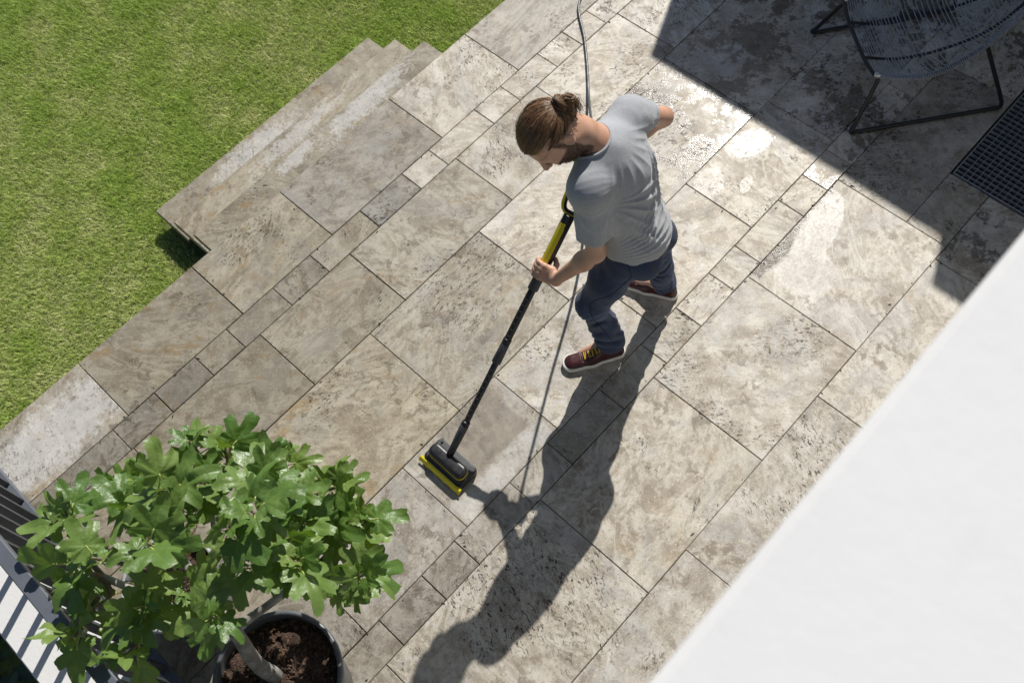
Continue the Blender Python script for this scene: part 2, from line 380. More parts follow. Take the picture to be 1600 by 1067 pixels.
az = rng.uniform(0, 2*np.pi, n); wd = rng.uniform(.0010, .0020, n)
cx, sx = np.cos(az), np.sin(az); px_, py_ = -sx, cx
zz = np.full(n, LZ)
V = np.zeros((n, 5, 3))
for i, (t, wf) in enumerate(((0, 1), (0, -1), (.55, .85), (.55, -.85), (1, 0))):
    V[:, i, 0] = gx+cx*ln*t**1.7+px_*wd*wf; V[:, i, 1] = gy+sx*ln*t**1.7+py_*wd*wf; V[:, i, 2] = zz+hgt*(t if t < 1 else .93)
base = np.arange(n)[:, None]*5
F = np.concatenate([base+np.array([[0, 1, 3]]), base+np.array([[0, 3, 2]]), base+np.array([[2, 3, 4]])])
dry = np.clip(.24-.34*lush+rng.normal(0, .30, n)-.25*edge, 0, 1)
g1 = np.array([.22, .355, .036]); g2 = np.array([.53, .64, .145]); d1 = np.array([.84, .78, .46])
mixv = rng.random(n)[:, None]
colr = (g1*(1-mixv)+g2*mixv)*(1-dry[:, None]**1.6)+d1*dry[:, None]**1.6
colr *= rng.uniform(.75, 1.2, n)[:, None]
mG = NT('grass_blades'); at = mG.n('Attribute', attribute_name='blade_col')
mG.fin(at.outputs['Color'], .55); mG.b.inputs['Specular IOR Level'].default_value = .3
tr = mG.n('BsdfTranslucent', {'Color': mG.mix(1.0, at.outputs['Color'], (1.2, 1.25, .7), 'MULTIPLY')}); ms = mG.n('MixShader', {0: .3}); mG.t.links.new(mG.b.outputs[0], ms.inputs[1]); mG.t.links.new(tr.outputs[0], ms.inputs[2]); mG.t.links.new(ms.outputs[0], mG.out.inputs[0])
me = mesh('grass', V.reshape(-1, 3), F, mG.mat)
ca = me.color_attributes.new('blade_col', 'FLOAT_COLOR', 'POINT')
cv = np.ones((n, 5, 4), dtype=np.float32); cv[:, :, :3] = colr[:, None, :]
ca.data.foreach_set('color', cv.ravel())
tag(obj('grass', me), 'short mown green lawn grass with dry straw patches', 'grass', kind='stuff')

# ------------------------------------------------------------------ house: white roof edge below the camera, and the wing whose shadow falls on the terrace
house = empty('house', (2.5, -2, 0), 'white rendered house with flat roof edge in the near corner', 'house')
def hb(name, lo, hi, mat_, bev=0):
    b = MB().box(lo, hi, bev); b.v = [tuple(Vector(q)-Vector((2.5, -2, 0))) for q in b.v]; return b.build(name, mat_, house)
hb('wall', (-6, -6, -.6), (5.9, -.545, 2.95), M_STUCCO)
hb('roof_edge', (-6.2, -6.2, 2.953), (5.9, .057, 3.5), M_STUCCO, .012)
M_WING = stucco('grey_render', (.30, .31, .33), 60, .3)
hb('wing_wall', (5.95, -6, -.6), (10.5, 3.66, 2.6), M_WING)
hb('wing_parapet', (5.952, -5.9, 2.602), (10.4, 1.73, 2.88), M_WING)

# ------------------------------------------------------------------ railing
M_RAIL = simple('grey_powder_coat', (.105, .115, .135), .42, .10, 12, .15, 300)
M_SLAT = simple('anthracite_powder_coat', (.045, .047, .052), .5, .12, 12, .15, 300)
rail = empty('railing', (-.8, 1.4, 0), 'grey metal railing with upright slats beside the fig', 'railing')
def rb(name, lo, hi, mat_, bev=0):
    b = MB().box(lo, hi, bev); b.v = [tuple(Vector(q)-Vector((-.8, 1.4, 0))) for q in b.v]; return b.build(name, mat_, rail)
rb('top_rail', (-.832, -.5, .925), (-.772, 3.44, .965), M_RAIL, .004)
rb('bottom_rail', (-.825, -.5, .03), (-.775, 3.44, .065), M_RAIL, .004)
yy = 3.40; b0 = None
while yy > -.45:
    o = rb('slat', (-.818, yy-.011, .066), (-.782, yy+.011, .924), M_SLAT, .002)
    yy -= .1285
for py in (3.42, 1.62, -.2):
    rb('post', (-.815, py-.025, .003), (-.785, py+.025, .029), M_RAIL)

# ------------------------------------------------------------------ floor grating
M_GALV = simple('galvanised_steel', (.36, .39, .43), .45, .2, 40, .1, 200, Metallic=.35)
M_PIT = simple('recess_dark', (.02, .02, .021), .9, .2)
GX0, GX1, GY0, GY1 = 3.693, 4.86, -.10, .722
gr = empty('floor_grating', ((GX0+GX1)/2, (GY0+GY1)/2, 0), 'galvanised steel grating set in the paving near the chair', 'grating')
gl = Vector(gr.location)
def gb(name, lo, hi, mat_=None):
    b = MB().box(lo, hi); b.v = [tuple(Vector(q)-gl) for q in b.v]; return b.build(name, mat_ or M_GALV, gr)
gb('frame', (GX0, GY0, -.028), (GX0+.004, GY1, .002)); gb('frame', (GX1-.004, GY0, -.028), (GX1, GY1, .002))
gb('frame', (GX0+.0045, GY1-.004, -.028), (GX1-.0045, GY1, .002)); gb('frame', (GX0+.0045, GY0, -.028), (GX1-.0045, GY0+.004, .002))
gb('recess', (GX0-.006, GY0-.003, -.0215), (GX1+.006, GY1+.006, -.0205), M_PIT)
x = GX0+.034; 
while x < GX1-.02:
    gb('bar', (x-.001, GY0+.0045, -.0195), (x+.001, GY1-.0045, 0.0)); x += .0335
y = GY0+.034
while y < GY1-.02:
    gb('cross_bar', (GX0+.0045, y-.0011, -.010), (GX1-.0045, y+.0011, .0008)); y += .0335

# ------------------------------------------------------------------ cord chair
M_TUBE = simple('black_steel_tube', (.012, .012, .013), .42, .15)
M_CORD = simple('dark_blue_grey_cord', (.33, .36, .41), .45, .25, 60, .2, 400)
M_CHROME = simple('bare_metal', (.6, .6, .58), .3, .1, Metallic=.9)
cA = Vector((3.556, 1.290, 0)); ce = Vector((.782, -.624, 0)).normalized(); cn = Vector((.624, .782, 0)).normalized()
chair = empty('cord_chair', cA+ce*.42+cn*.3725, 'black tubular chair strung with grey cord standing in the shade', 'chair')
chl = Vector(chair.location)
def cp(s_, n_, z_): return cA+ce*s_+cn*n_+Vector((0, 0, z_))-chl
RIM = [(.10, .105, .335), (.22, .045, .35), (.38, .018, .372), (.60, .072, .42), (.76, .145, .465), (.88, .215, .53), (.98, .285, .64), (1.03, .33, .74)]
def mir(q): return (q[0], .745-q[1], q[2])
r1 = catmull([cp(*q) for q in RIM], 8); r2 = catmull([cp(*mir(q)) for q in RIM], 8)
top = catmull([cp(*RIM[-1]), cp(1.05, .3725, .77), cp(*mir(RIM[-1]))], 6)
MB().tube(r1+top[1:-1]+r2[::-1], .0105, 10).build('rim', M_TUBE, chair, True)
MB().tube(catmull([cp(.10, .105, .335), cp(.085, .24, .33), cp(.085, .505, .33), cp(.10, .64, .335)], 6), .0105, 10).build('front_bar', M_TUBE, chair, True)
for n_ in (.245, .50):
    MB().tube(catmull([cp(.088, n_, .322), cp(.30, n_, .262), cp(.55, n_, .285), cp(.78, n_+(.3725-n_)*.15, .36), cp(.95, n_+(.3725-n_)*.4, .54), cp(1.04, n_+(.3725-n_)*.6, .755)], 6), .008, 8).build('support_bar', M_TUBE, chair, True)
for side in (0, 1):
    f_ = (lambda q: q) if side == 0 else mir
    pts = [f_(q) for q in ((.125, .095, .33), (.10, .07, .26), (.03, .012, .06), (.012, .0, .026), (.03, .0, .0125), (.08, .0, .0125), (.42, .0, .0125), (.79, .0, .0125), (.835, .0, .014), (.845, .004, .035), (.82, .02, .10), (.70, .10, .36), (.665, .105, .435))]
    MB().tube(catmull([cp(*q) for q in pts], 5), .0115, 10).build('sled_leg', M_TUBE, chair, True)
    for s_ in (.07, .76):
        q = f_((s_, 0, .004)); MB().tube([cp(q[0], q[1], .0), cp(q[0], q[1], .008)], .012, 8).build('foot_pad', M_TUBE, chair)
for side in (0, 1):
    rr = r1 if side == 0 else r2
    MB().tube([rr[0]+Vector((0, 0, .004)), rr[1]+Vector((0, 0, .004)), rr[2]+Vector((0, 0, .003))], .0125, 10).build('end_cap', M_CHROME, chair, True)
NC = 60
def interp(L_, t):
    x_ = t*(len(L_)-1); i = min(int(x_), len(L_)-2); return L_[i].lerp(L_[i+1], x_-i)
rc = random.Random(5)
for i in range(NC):
    t = .02+.97*(i/(NC-1)); t2 = min(.995, max(.005, t+rc.uniform(-.004, .004)))
    a, b_ = interp(r1, t), interp(r2, t2)
    sag = .05+.035*math.sin(math.pi*min(1, t*1.1)); pts = []
    off = (.008 if i % 2 else -.004)
    for k in range(13):
        u = k/12; p = a.lerp(b_, u)
        h_ = min(1, 4*u*(1-u)*1.25)
        back = max(0, t-.55)*.25
        p = p+Vector((0, 0, -sag*h_))+ce*(back*4*u*(1-u))
        if k in (3, 9): p = p+ce*off*.5
        pts.append(p)
    pts[0] = a+Vector((0, 0, .011)); pts[-1] = b_+Vector((0, 0, .011))
    MB().tube(pts, .0029, 5).build('cord', M_CORD, chair, True)
    for sgn, c0, nx in ((1, a, pts[1]), (-1, b_, pts[-2])):
        pass
for rr in (r1, r2):       # cord wound round the side rims
    b = MB()
    for j in range(150):
        t = .012+.97*j/149; c0 = interp(rr, t); d_ = (interp(rr, min(1, t+.01))-interp(rr, max(0, t-.01))).normalized(); u = d_.orthogonal().normalized(); v_ = d_.cross(u)
        b.tube([c0+(u*math.cos(a_)+v_*math.sin(a_))*.0125 for a_ in [2*math.pi*q/8 for q in range(8)]], .0026, 4, closed=True)
    o = b.build('cord_winding', M_CORD, chair, True); o['kind'] = 'stuff'

# ------------------------------------------------------------------ pots
M_POT = simple('grey_plastic_pot', (.095, .10, .108), .38, .12, 14, .1, 250)
M_POTL = simple('light_grey_pot', (.33, .34, .35), .5, .12, 14, .2, 120)
mS = NT('potting_soil'); co = mS.objco()
c_ = mS.ramp(mS.add(mS.mul(mS.noise(co, 60, 6, .75), .6), mS.mul(mS.noise(co, 120, 4, .7), .4)), [(.36, (.022, .012, .008)), (.5, (.072, .040, .027)), (.62, (.16, .10, .07))])
M_SOIL = mS.fin(c_, .9, mS.bump(mS.noise(co, 70, 6, .7), 1.0, .02))
def make_pot(loc_, R, H, mat_, label, soil=True, bits=0):
    p = empty('plant_pot', loc_, label, 'pot')
    k = R/.262
    prof = [(0.001, 0.002), (R*.70, 0.002), (R*.76, .02), (R*.92, H*.80), (R*.93, H*.90), (R*.99, H*.915), (R*1.0, H*.94), (R*1.0, H*.985), (R*.985, H), (R*.935, H), (R*.925, H*.985), (R*.92, H*.88), (R*.88, H*.80), (.001, H*.79)]
    MB().lathe(prof[:5]+[(R*.985, H*.905)], 56).build('body', mat_, p, True)
    MB().lathe([(R*.93, H*.90)]+prof[5:13], 56).build('rim', mat_, p, True)
    n = 40; v = []; f = []
    zs = H*.885
    for i in range(n+1):
        for j in range(n+1):
            u, w_ = i/n*2-1, j/n*2-1; r_ = max(abs(u), abs(w_)); th = math.atan2(w_, u); rr_ = r_*R*.925
            z_ = zs+.012*math.sin(7*u*2.1+1)*math.cos(6*w_)+rng.uniform(-.006, .006)-.012*r_**4
            v.append((rr_*math.cos(th), rr_*math.sin(th), z_))
    for i in range(n):
        for j in range(n): a = i*(n+1)+j; f.append((a, a+n+1, a+n+2, a+1))
    MB().add(v, f).build('soil', M_SOIL, p, True)
    if bits:
        b = MB()
        for q in range(bits):
            a, r_ = random.uniform(0, 6.28), R*.9*random.random()**.5; c = Vector((r_*math.cos(a), r_*math.sin(a), zs+.008)); s_ = random.uniform(.003, .011)
            d_ = Vector((random.uniform(-1, 1), random.uniform(-1, 1), random.uniform(-.3, .5))).normalized()
            b.tube([c-d_*s_, c, c+d_*s_], [s_*.3, s_*.5, s_*.25], 5)
        o = b.build('bark_bits', simple('bark_bits', (.10, .055, .03), .9, .5, 60), p); o['kind'] = 'stuff'
    return p
POT = Vector((-.43, 1.315, 0))
make_pot(POT, .262, .50, M_POT, 'large dark grey plastic pot of soil holding the fig', bits=420)
POT2 = Vector((-.50, 1.98, 0))
make_pot(POT2, .21, .42, M_POTL, 'light grey pot half hidden beneath the fig leaves')

# small conifer in the light pot
jun = empty('juniper_plant', POT2+Vector((0, 0, .37)), 'small yellow green conifer growing in the light grey pot', 'plant')
mJ = NT('juniper_needles'); at = mJ.n('Attribute', attribute_name='nc'); mJ.fin(at.outputs['Color'], .5); M_JUN = mJ.mat
jb = MB(); jc = []
rj = random.Random(11); stems = MB()
for i in range(46):
    a = rj.uniform(0, 6.28); el = rj.uniform(.35, 1.4); L_ = rj.uniform(.14, .30)
    d = Vector((math.cos(a)*math.cos(el), math.sin(a)*math.cos(el), math.sin(el)))
    pts = catmull([Vector((0, 0, 0))+d*.01, d*L_*.5+Vector((0, 0, .02)), d*L_+Vector((0, 0, -.02))], 5)
    stems.tube(pts, [.004*(1-.7*k/(len(pts)-1)) for k in range(len(pts))], 5)
    gold = rj.random() < .5
    for k in range(60):
        t = rj.uniform(.25, 1); p = interp(pts, t); dd = (d+Vector((rj.gauss(0, .7), rj.gauss(0, .7), rj.gauss(0, .7)))).normalized(); l_ = rj.uniform(.010, .026); sdv = dd.orthogonal().normalized()*.0016
        n0 = len(jb.v); jb.add([p-sdv, p+sdv, p+dd*l_*.6+sdv*.8, p+dd*l_, p+dd*l_*.6-sdv*.8], [(0, 1, 2, 3, 4)])
        c = (.30, .30, .03) if gold and t > .7 else (.055, .11, .03); jc += [c]*5
stems.build('stem', simple('juniper_stem', (.08, .05, .03), .8), jun)
o = jb.build('foliage', M_JUN, jun); o['kind'] = 'stuff'
ca = o.data.color_attributes.new('nc', 'FLOAT_COLOR', 'POINT'); ca.data.foreach_set('color', np.array([(*c, 1) for c in jc], dtype=np.float32).ravel())

# ------------------------------------------------------------------ fig tree
def leaf_mesh(seed, lobes):
    r = random.Random(seed)
    ax = [(math.radians(a)+r.uniform(-.06, .06), l*r.uniform(.93, 1.07), wd) for a, l, wd in lobes]
    angs = set()
    for a, l, wd in ax: angs |= {a-.035, a, a+.035}
    for k in range(44): 
        a = math.radians(-158+316*k/43)
        if all(abs(a-q[0]) > .05 for q in ax): angs.add(a)
    angs = sorted(angs); rings = (.10, .3, .5, .68, .84, 1.0); v = [(0, 0, 0)]; vein = [1.0]; f = []
    cup, fold, wav = r.uniform(.10, .6), r.uniform(-.05, .35), r.uniform(0, 6.28)
    def outline(a):
        R = .54-.16*abs(a)/2.7
        for q, l, wd in ax:
            d = abs(a-q); e = math.exp(-(d/wd)**4.6)
            R = max(R, l*e)
        return R*(1+.035*math.sin(17*a+seed)+.02*math.sin(29*a+seed*2))
    for a in angs:
        R = outline(a); isv = min(abs(a-q[0]) for q in ax) < .005
        for t in rings:
            x_, y_ = math.cos(a)*R*t, math.sin(a)*R*t
            rr = R*t
            dm = min(abs(a-q[0]) for q in ax)
            z_ = -cup*rr*rr*.55+fold*abs(y_)*.9+.085*math.sin(5.5*rr+3*a+wav)*rr+.05*min(dm, .3)*rr*2+.02*math.sin(11*a+wav)*t*t
            if math.cos(a) < 0: z_ += .05*rr
            v.append((x_, y_, z_)); vein.append((1.0-.55*t) if isv else 0.0)
    nr = len(rings); na = len(angs)
    for i in range(na-1):
        f.append((0, 1+i*nr, 1+(i+1)*nr))
        for k in range(nr-1):
            f.append((1+i*nr+k, 1+i*nr+k+1, 1+(i+1)*nr+k+1, 1+(i+1)*nr+k))
    nb = len(f); b = MB(); b.v = v; b.f = f; b.m = [0]*nb
    b.tube(catmull([(0.02, 0, .006), (-.20, .0, -.02), (-.46, 0.01, -.14)], 4), [.014, .024, .024, .023, .023, .023, .023, .025, .03], 5, m=1)
    vein += [1.0]*(len(b.v)-len(vein))
    me = mesh('leaf', b.v, b.f, [M_LEAF, M_PETIOLE], True); me.polygons.foreach_set('material_index', b.m)
    ca = me.attributes.new('vein', 'FLOAT', 'POINT'); ca.data.foreach_set('value', vein)
    return me
mL = NT('fig_leaf'); co = mL.objco(); vn = mL.n('Attribute', attribute_name='vein').outputs['Fac']; oi = mL.n('ObjectInfo')
lc = mL.mix(oi.outputs['Random'], (.085, .168, .030), (.185, .270, .066))
lc = mL.mix(mL.mul(mL.step(mL.noise(co, 5, 6, .6), .45, .7), .35), lc, (.13, .20, .05))
lc = mL.mix(mL.step(vn, .45, .9), lc, (.32, .38, .10))
back = mL.n('NewGeometry').outputs['Backfacing']
lc = mL.mix(mL.mul(back, .6), lc, (.17, .23, .10))
mL.fin(lc, mL.lin(mL.noise(co, 3, 3), .3, .7, .36, .50), mL.bump(mL.noise(co, 3, 3, .5), .25, .03)); mL.b.inputs['Specular IOR Level'].default_value = .6
tr = mL.n('BsdfTranslucent', {'Color': mL.mix(1.0, lc, (1.6, 1.7, .6), 'MULTIPLY')}); ms = mL.n('MixShader', {0: .28}); mL.t.links.new(mL.b.outputs[0], ms.inputs[1]); mL.t.links.new(tr.outputs[0], ms.inputs[2]); mL.t.links.new(ms.outputs[0], mL.out.inputs[0])
M_LEAF = mL.mat; M_PETIOLE = simple('petiole', (.45, .48, .14), .5, .15)
mB = NT('fig_bark'); co = mB.objco()
M_BARK = mB.fin(mB.mix(mB.step(mB.noise(co, 9, 6, .7), .4, .65), (.20, .185, .165), (.44, .42, .39)), .85, mB.bump(mB.noise(co, 45, 6, .7), .7, .01))
M_TWIG = simple('fig_twig', (.16, .13, .08), .75, .3, 40)
L5 = [(0, 1.0, .38), (50, .90, .36), (-50, .90, .36), (102, .70, .44), (-102, .70, .44)]
L3 = [(0, 1.0, .46), (54, .82, .44), (-54, .82, .44), (112, .58, .5), (-112, .58, .5)]
L1 = [(0, 1.0, .52), (55, .74, .5), (-55, .74, .5), (112, .58, .5), (-112, .58, .5)]
LEAVES = [leaf_mesh(i+1, (L5, L3, L5, L1, L3, L5, L3, L5)[i]) for i in range(8)]
fig = empty('fig_tree', POT+Vector((0, 0, .44)), 'leafy green fig tree growing from the dark grey pot', 'tree')
fl = Vector(fig.location)
f_px = 1552.0
RW = Matrix((AX, -AY, -AZ))
def at_z(px, py, z):
    d = RW.transposed() @ Vector(((px-800)/f_px, (py-533.5)/f_px, 1.0)); t = (z-CAM_H)/d.z; return Vector((d.x*t, d.y*t, z))
rf = random.Random(21)
T0 = POT+Vector((-.005, .02, .43)); 
trunk_pts = catmull([T0, T0+Vector((-.005, .05, .16)), T0+Vector((.03, .13, .32)), T0+Vector((.05, .22, .44))], 6)
MB().tube([p-fl for p in trunk_pts], [.034-.010*i/(len(trunk_pts)-1) for i in range(len(trunk_pts))], 12).build('trunk', M_BARK, fig, True)
CL = [(112, 765, 1.18), (165, 715, 1.22), (225, 690, 1.25), (290, 655, 1.22), (372, 650, 1.20), (445, 662, 1.12), (330, 705, 1.34), (250, 750, 1.36), (415, 715, 1.28), (300, 775, 1.42), (385, 765, 1.40),
      (465, 745, 1.22), (515, 740, 1.02), (535, 795, 1.06), (485, 800, 1.20), (430, 830, 1.34), (350, 835, 1.42), (190, 800, 1.30), (245, 835, 1.34), (565, 880, .98), (535, 915, 1.0), (575, 820, .96), (465, 875, 1.20), (400, 890, 1.28),
      (105, 870, 1.20), (160, 880, 1.28), (130, 940, 1.12), (215, 950, 1.24), (205, 1010, 1.08), (275, 930, 1.34), (330, 945, 1.26), (115, 1000, 1.02)]
hub = trunk_pts[-1]; mids = [trunk_pts[-1], trunk_pts[12], trunk_pts[15]]
BR = [at_z(*q) for q in ((230, 760, 1.02), (330, 780, 1.08), (440, 780, .98), (500, 880, .92), (250, 900, 1.02), (330, 900, 1.0), (160, 900, .98))]
for i, q in enumerate(BR):
    s_ = trunk_pts[-1] if i in (0, 1, 2, 5) else trunk_pts[13]
    MB().tube([p-fl for p in catmull([s_, s_.lerp(q, .5)+Vector((rf.uniform(-.03, .03), rf.uniform(-.03, .03), -.03)), q], 5)], [.019-.0006*k for k in range(11)], 8).build('branch', M_BARK, fig, True)
nleaf = 0
for (cx_, cy_, cz_) in CL:
    cy_ += (44 if cy_ < 720 else (24 if cy_ < 790 else 6))+rf.uniform(-16, 16); cx_ += rf.uniform(-18, 18); cz_ += rf.uniform(-.13, .10)
    tip = at_z(cx_, cy_, cz_); q = min(BR, key=lambda b_: (b_-tip).length)
    mid = q.lerp(tip, .55)+Vector((rf.uniform(-.03, .03), rf.uniform(-.03, .03), -.04))
    cpts = catmull([q, mid, tip], 5)
    MB().tube([p-fl for p in cpts], [.012-.0007*k for k in range(len(cpts))], 7).build('branch', M_TWIG, fig, True)
    axis = (tip-mid).normalized(); axis = (axis+Vector((0, 0, .8))).normalized()
    nl = rf.choice((5, 6, 7)); a0 = rf.uniform(0, 6.28)
    out = (tip-(hub+Vector((0, .1, .2)))); out.z = 0; out = out.normalized() if out.length > .01 else Vector((1, 0, 0))
    for k in range(nl):
        fr = k/nl; a = a0+k*2.39996
        el = .95-1.35*fr+rf.uniform(-.2, .2)
        u = axis.orthogonal().normalized(); w_ = axis.cross(u)
        d = ((u*math.cos(a)+w_*math.sin(a))*math.cos(el)+axis*math.sin(el)); d = (d+out*.25).normalized()
        size = (.058 if k < 1 else .104)*rf.uniform(.72, 1.28)
        p0 = tip-axis*(.08*fr+.02*rf.random())
        x_ = d; up = Vector((rf.gauss(0, .55), rf.gauss(0, .55), 1))+Vector((.2, .1, 0)); y_ = up.cross(x_).normalized(); z_ = x_.cross(y_).normalized()
        pos_ = p0+x_*.46*size
        mt = Matrix((x_, y_, z_)).transposed().to_4x4(); mt.translation = pos_+Vector((0, 0, .13*size))-fl
        o = bpy.data.objects.new('leaf', LEAVES[rf.randrange(8)]); COL.objects.link(o); o.parent = fig
        o.matrix_local = mt @ Matrix.Diagonal((size, size*rf.uniform(.85, 1.1), size*rf.choice((1, 1, 1.4)), 1)); nleaf += 1
print('leaves', nleaf)

# dark ground cover below the border strip
b = MB(); rg = random.Random(3)
for i in range(700):
    c = Vector((rg.uniform(-2.6, -1.27), rg.uniform(1.2, 4.2), LZ+rg.uniform(.02, .30))); s_ = rg.uniform(.03, .07); a = rg.uniform(0, 6.28)
    x_ = Vector((math.cos(a), math.sin(a), rg.uniform(-.4, .4))).normalized()*s_; y_ = Vector((-math.sin(a), math.cos(a), rg.uniform(-.4, .4))).normalized()*s_*.6
    b.add([c-x_, c-x_*.3+y_, c+x_*.6+y_*.8, c+x_*1.1, c+x_*.6-y_*.8, c-x_*.3-y_], [(0, 1, 2, 3, 4, 5)])
tag(b.build('ground_cover', simple('ground_cover_leaf', (.03, .06, .018), .5, .4, 8)), 'dark leafy ground cover below the pale border strip', 'ground cover', kind='stuff')

# weeds at the foot of the steps
def weed(x_, y_, h_, label, seed):
    r = random.Random(seed); root = empty('weed', (x_, y_, LZ), label, 'weed')
    for k in range(9):
        a = r.uniform(0, 6.28); el = r.uniform(.6, 1.3); L_ = h_*r.uniform(.6, 1.0)
        d = Vector((math.cos(a)*math.cos(el), math.sin(a)*math.cos(el), math.sin(el))); sdv = Vector((-math.sin(a), math.cos(a), 0))
        b = MB(); v = []; n_ = 5
        for i in range(n_+1):
            t = i/n_; c = d*L_*t+Vector((math.cos(a), math.sin(a), 0))*L_*.35*t*t-Vector((0, 0, .25*L_*t*t)); w_ = L_*.13*math.sin(math.pi*min(.97, t*.9+.08))
            v += [c-sdv*w_+Vector((0, 0, w_*.3)), c, c+sdv*w_+Vector((0, 0, w_*.3))]
        f = []
        for i in range(n_): f += [(i*3, i*3+1, i*3+4, i*3+3), (i*3+1, i*3+2, i*3+5, i*3+4)]
        b.add(v, f).build('leaf', M_WEED, root, True)
M_WEED = simple('weed_leaf', (.13, .24, .05), .5, .25, 20)
weed(.585, 3.66, .19, 'small leafy weed in the shaded gap beside the steps', 3)
weed(.50, 3.57, .17, 'small weed against the terrace edge left of the steps', 9)
weed(.02, 3.56, .20, 'long grassy weed at the terrace edge, middle of its left run', 14)
weed(-.30, 3.58, .20, 'pale weed clump at the terrace edge near the left border', 23)
weed(-.62, 3.60, .20, 'leafy weed clump by the terrace edge at the far left', 31)
# crumbs and bits of leaf lying on the paving, mostly near joints
b = MB(); rd = random.Random(41)
for i in range(420):
    cI = rd.randrange(0, 8); xs_ = XJ[cI]
    if rd.random() < .7:
        y_ = YS[rd.randrange(0, 9)]+rd.gauss(0, .012); x_ = rd.uniform(-.8, 5.5)
    else: x_ = rd.choice(xs_)+rd.gauss(0, .012); y_ = rd.uniform(YS[cI+1], YS[cI])
    if y_ > 3.44 or y_ < .05 or (x_ > 3.66 and y_ < .76): continue
    s_ = rd.uniform(.0015, .0055); a = rd.uniform(0, 6.28); dx, dy = math.cos(a)*s_*rd.uniform(1, 2.2), math.sin(a)*s_*rd.uniform(1, 2.2)
    b.tube([(x_-dx, y_-dy, .0022), (x_, y_, .003), (x_+dx, y_+dy, .0022)], [s_*.3, s_*.6, s_*.25], 5)
tag(b.build('debris', simple('leaf_crumbs', (.06, .048, .028), .9, .5, 30)), 'tiny dark crumbs and leaf bits along the paving joints', 'debris', kind='stuff')
# ------------------------------------------------------------------ scrubber
M_BLK = simple('black_plastic', (.012, .012, .013), .38, .2, 20, .1, 400)
M_RUB = simple('dark_grey_plastic', (.045, .047, .052), .5, .2, 25, .15, 300)
M_YEL = simple('yellow_plastic', (.72, .60, .015), .42, .06, 20, .05, 300)
M_GREYP = simple('grey_plastic_edge', (.16, .165, .18), .45, .15, 30)
HA = np.array([.785, 1.605, .105]); HB = np.array([1.765, 1.668, .985])     # handle axis: head joint -> top
hax = (HB-HA)/np.linalg.norm(HB-HA); HL = float(np.linalg.norm(HB-HA))
SC0 = Vector((.735, 1.59, 0))
scr = empty('patio_scrubber', SC0, 'black and yellow powered patio scrubber held by the man', 'scrubber')
def rbox(hx, hy, z0, z1, r, n=6, top=.01, k=4):
    """rounded box standing on z0, rounded plan corners r, rounded top edge"""
    b = MB(); rings = []
    lv = [(0, z0), (0, z1-top)]+[(top*(1-math.cos(i/k*math.pi/2)), z1-top+top*math.sin(i/k*math.pi/2)) for i in range(1, k+1)]
    for ins, z in lv:
        ring = []
        for cx_, cy_, a0 in ((1, 1, 0), (-1, 1, 90), (-1, -1, 180), (1, -1, 270)):
            for i in range(n+1):
                a = math.radians(a0+90*i/n); rr = max(.0005, r-ins)
                ring.append((cx_*(hx-r)+rr*math.cos(a), cy_*(hy-r)+rr*math.sin(a), z))
        rings.append(ring)
    N = len(rings[0]); v = [q for rg_ in rings for q in rg_]
    f = [(i*N+j, i*N+(j+1) % N, (i+1)*N+(j+1) % N, (i+1)*N+j) for i in range(len(rings)-1) for j in range(N)]
    f += [tuple(range(N))[::-1], tuple((len(rings)-1)*N+j for j in range(N))]
    return b.add(v, f)
def shift(b, d): b.v = [tuple(Vector(q)+Vector(d)) for q in b.v]; return b
shift(rbox(.064, .126, .008, .040, .022, top=.006), (.002, 0, 0)).build('brush_cover', M_BLK, scr, True)
shift(rbox(.057, .120, .040, .046, .020, top=.003), (.007, 0, 0)).build('splash_edge', M_RUB, scr, True)
shift(rbox(.036, .112, .046, .088, .030, top=.020, k=6), (-.004, .004, 0)).build('motor_housing', M_BLK, scr, True)
shift(rbox(.0375, .1135, .046, .056, .030, top=.003), (-.004, .004, 0)).build('yellow_trim', M_YEL, scr, True)
b = MB()     # yellow squeegee lip with a slightly ragged fold
N_ = 14
v = []; f = []
for i in range(N_+1):
    y_ = -.134+.268*i/N_; j = .0014*math.sin(i*2.1)
    v += [(-.058, y_, .034), (-.070, y_, .032), (-.083+j, y_, .017), (-.084+j, y_, .013), (-.0785+j, y_, .012), (-.066, y_, .024)]
for i in range(N_):
    for k in range(6): f.append((i*6+k, i*6+(k+1) % 6, i*6+6+(k+1) % 6, i*6+6+k))
f += [(5, 4, 3, 2, 1, 0), tuple(N_*6+k for k in range(6))]
b.add(v, f).build('squeegee_lip', M_YEL, scr)
b = MB()
for i in range(30):
    for j in range(9):
        x_, y_ = -.045+.1*j/8+.004*(i % 2), -.112+.224*i/29; b.tube([(x_, y_, .0005), (x_, y_, .010)], .0022, 4)
o = b.build('bristles', M_RUB, scr); o['kind'] = 'stuff'
shift(MB().tube([(.05, .10, .05), (.065, .108, .056)], .006, 8), (0, 0, 0)).build('side_knob', M_GREYP, scr)
hx_ = Vector(tuple(hax)); o_ = Vector(tuple(HA))-SC0
def hp(t): return o_+hx_*(t*HL)
jp = Vector((.02, .012, .085))
MB().tube([jp, hp(.0), hp(.02)], [.017, .018, .018], 12).build('pivot_joint', M_BLK, scr, True)
def seg(name, t0, t1, r0, r1, mat_, n=18, bev=.003):
    L_ = (t1-t0)*HL; e_ = bev/HL
    return MB().tube([hp(t0), hp(t0+e_), hp(t1-e_), hp(t1)], [r0-bev*.6, r0, r1, r1-bev*.6], n).build(name, mat_, scr, True)
seg('lower_collar', .012, .105, .0185, .0215, M_RUB); seg('lower_collar_ring', .106, .122, .0205, .0205, M_BLK)
seg('tube', .10, .40, .0150, .0150, M_BLK)
seg('middle_collar', .375, .455, .0225, .0205, M_RUB); seg('middle_collar_ring', .456, .475, .0205, .0205, M_BLK)
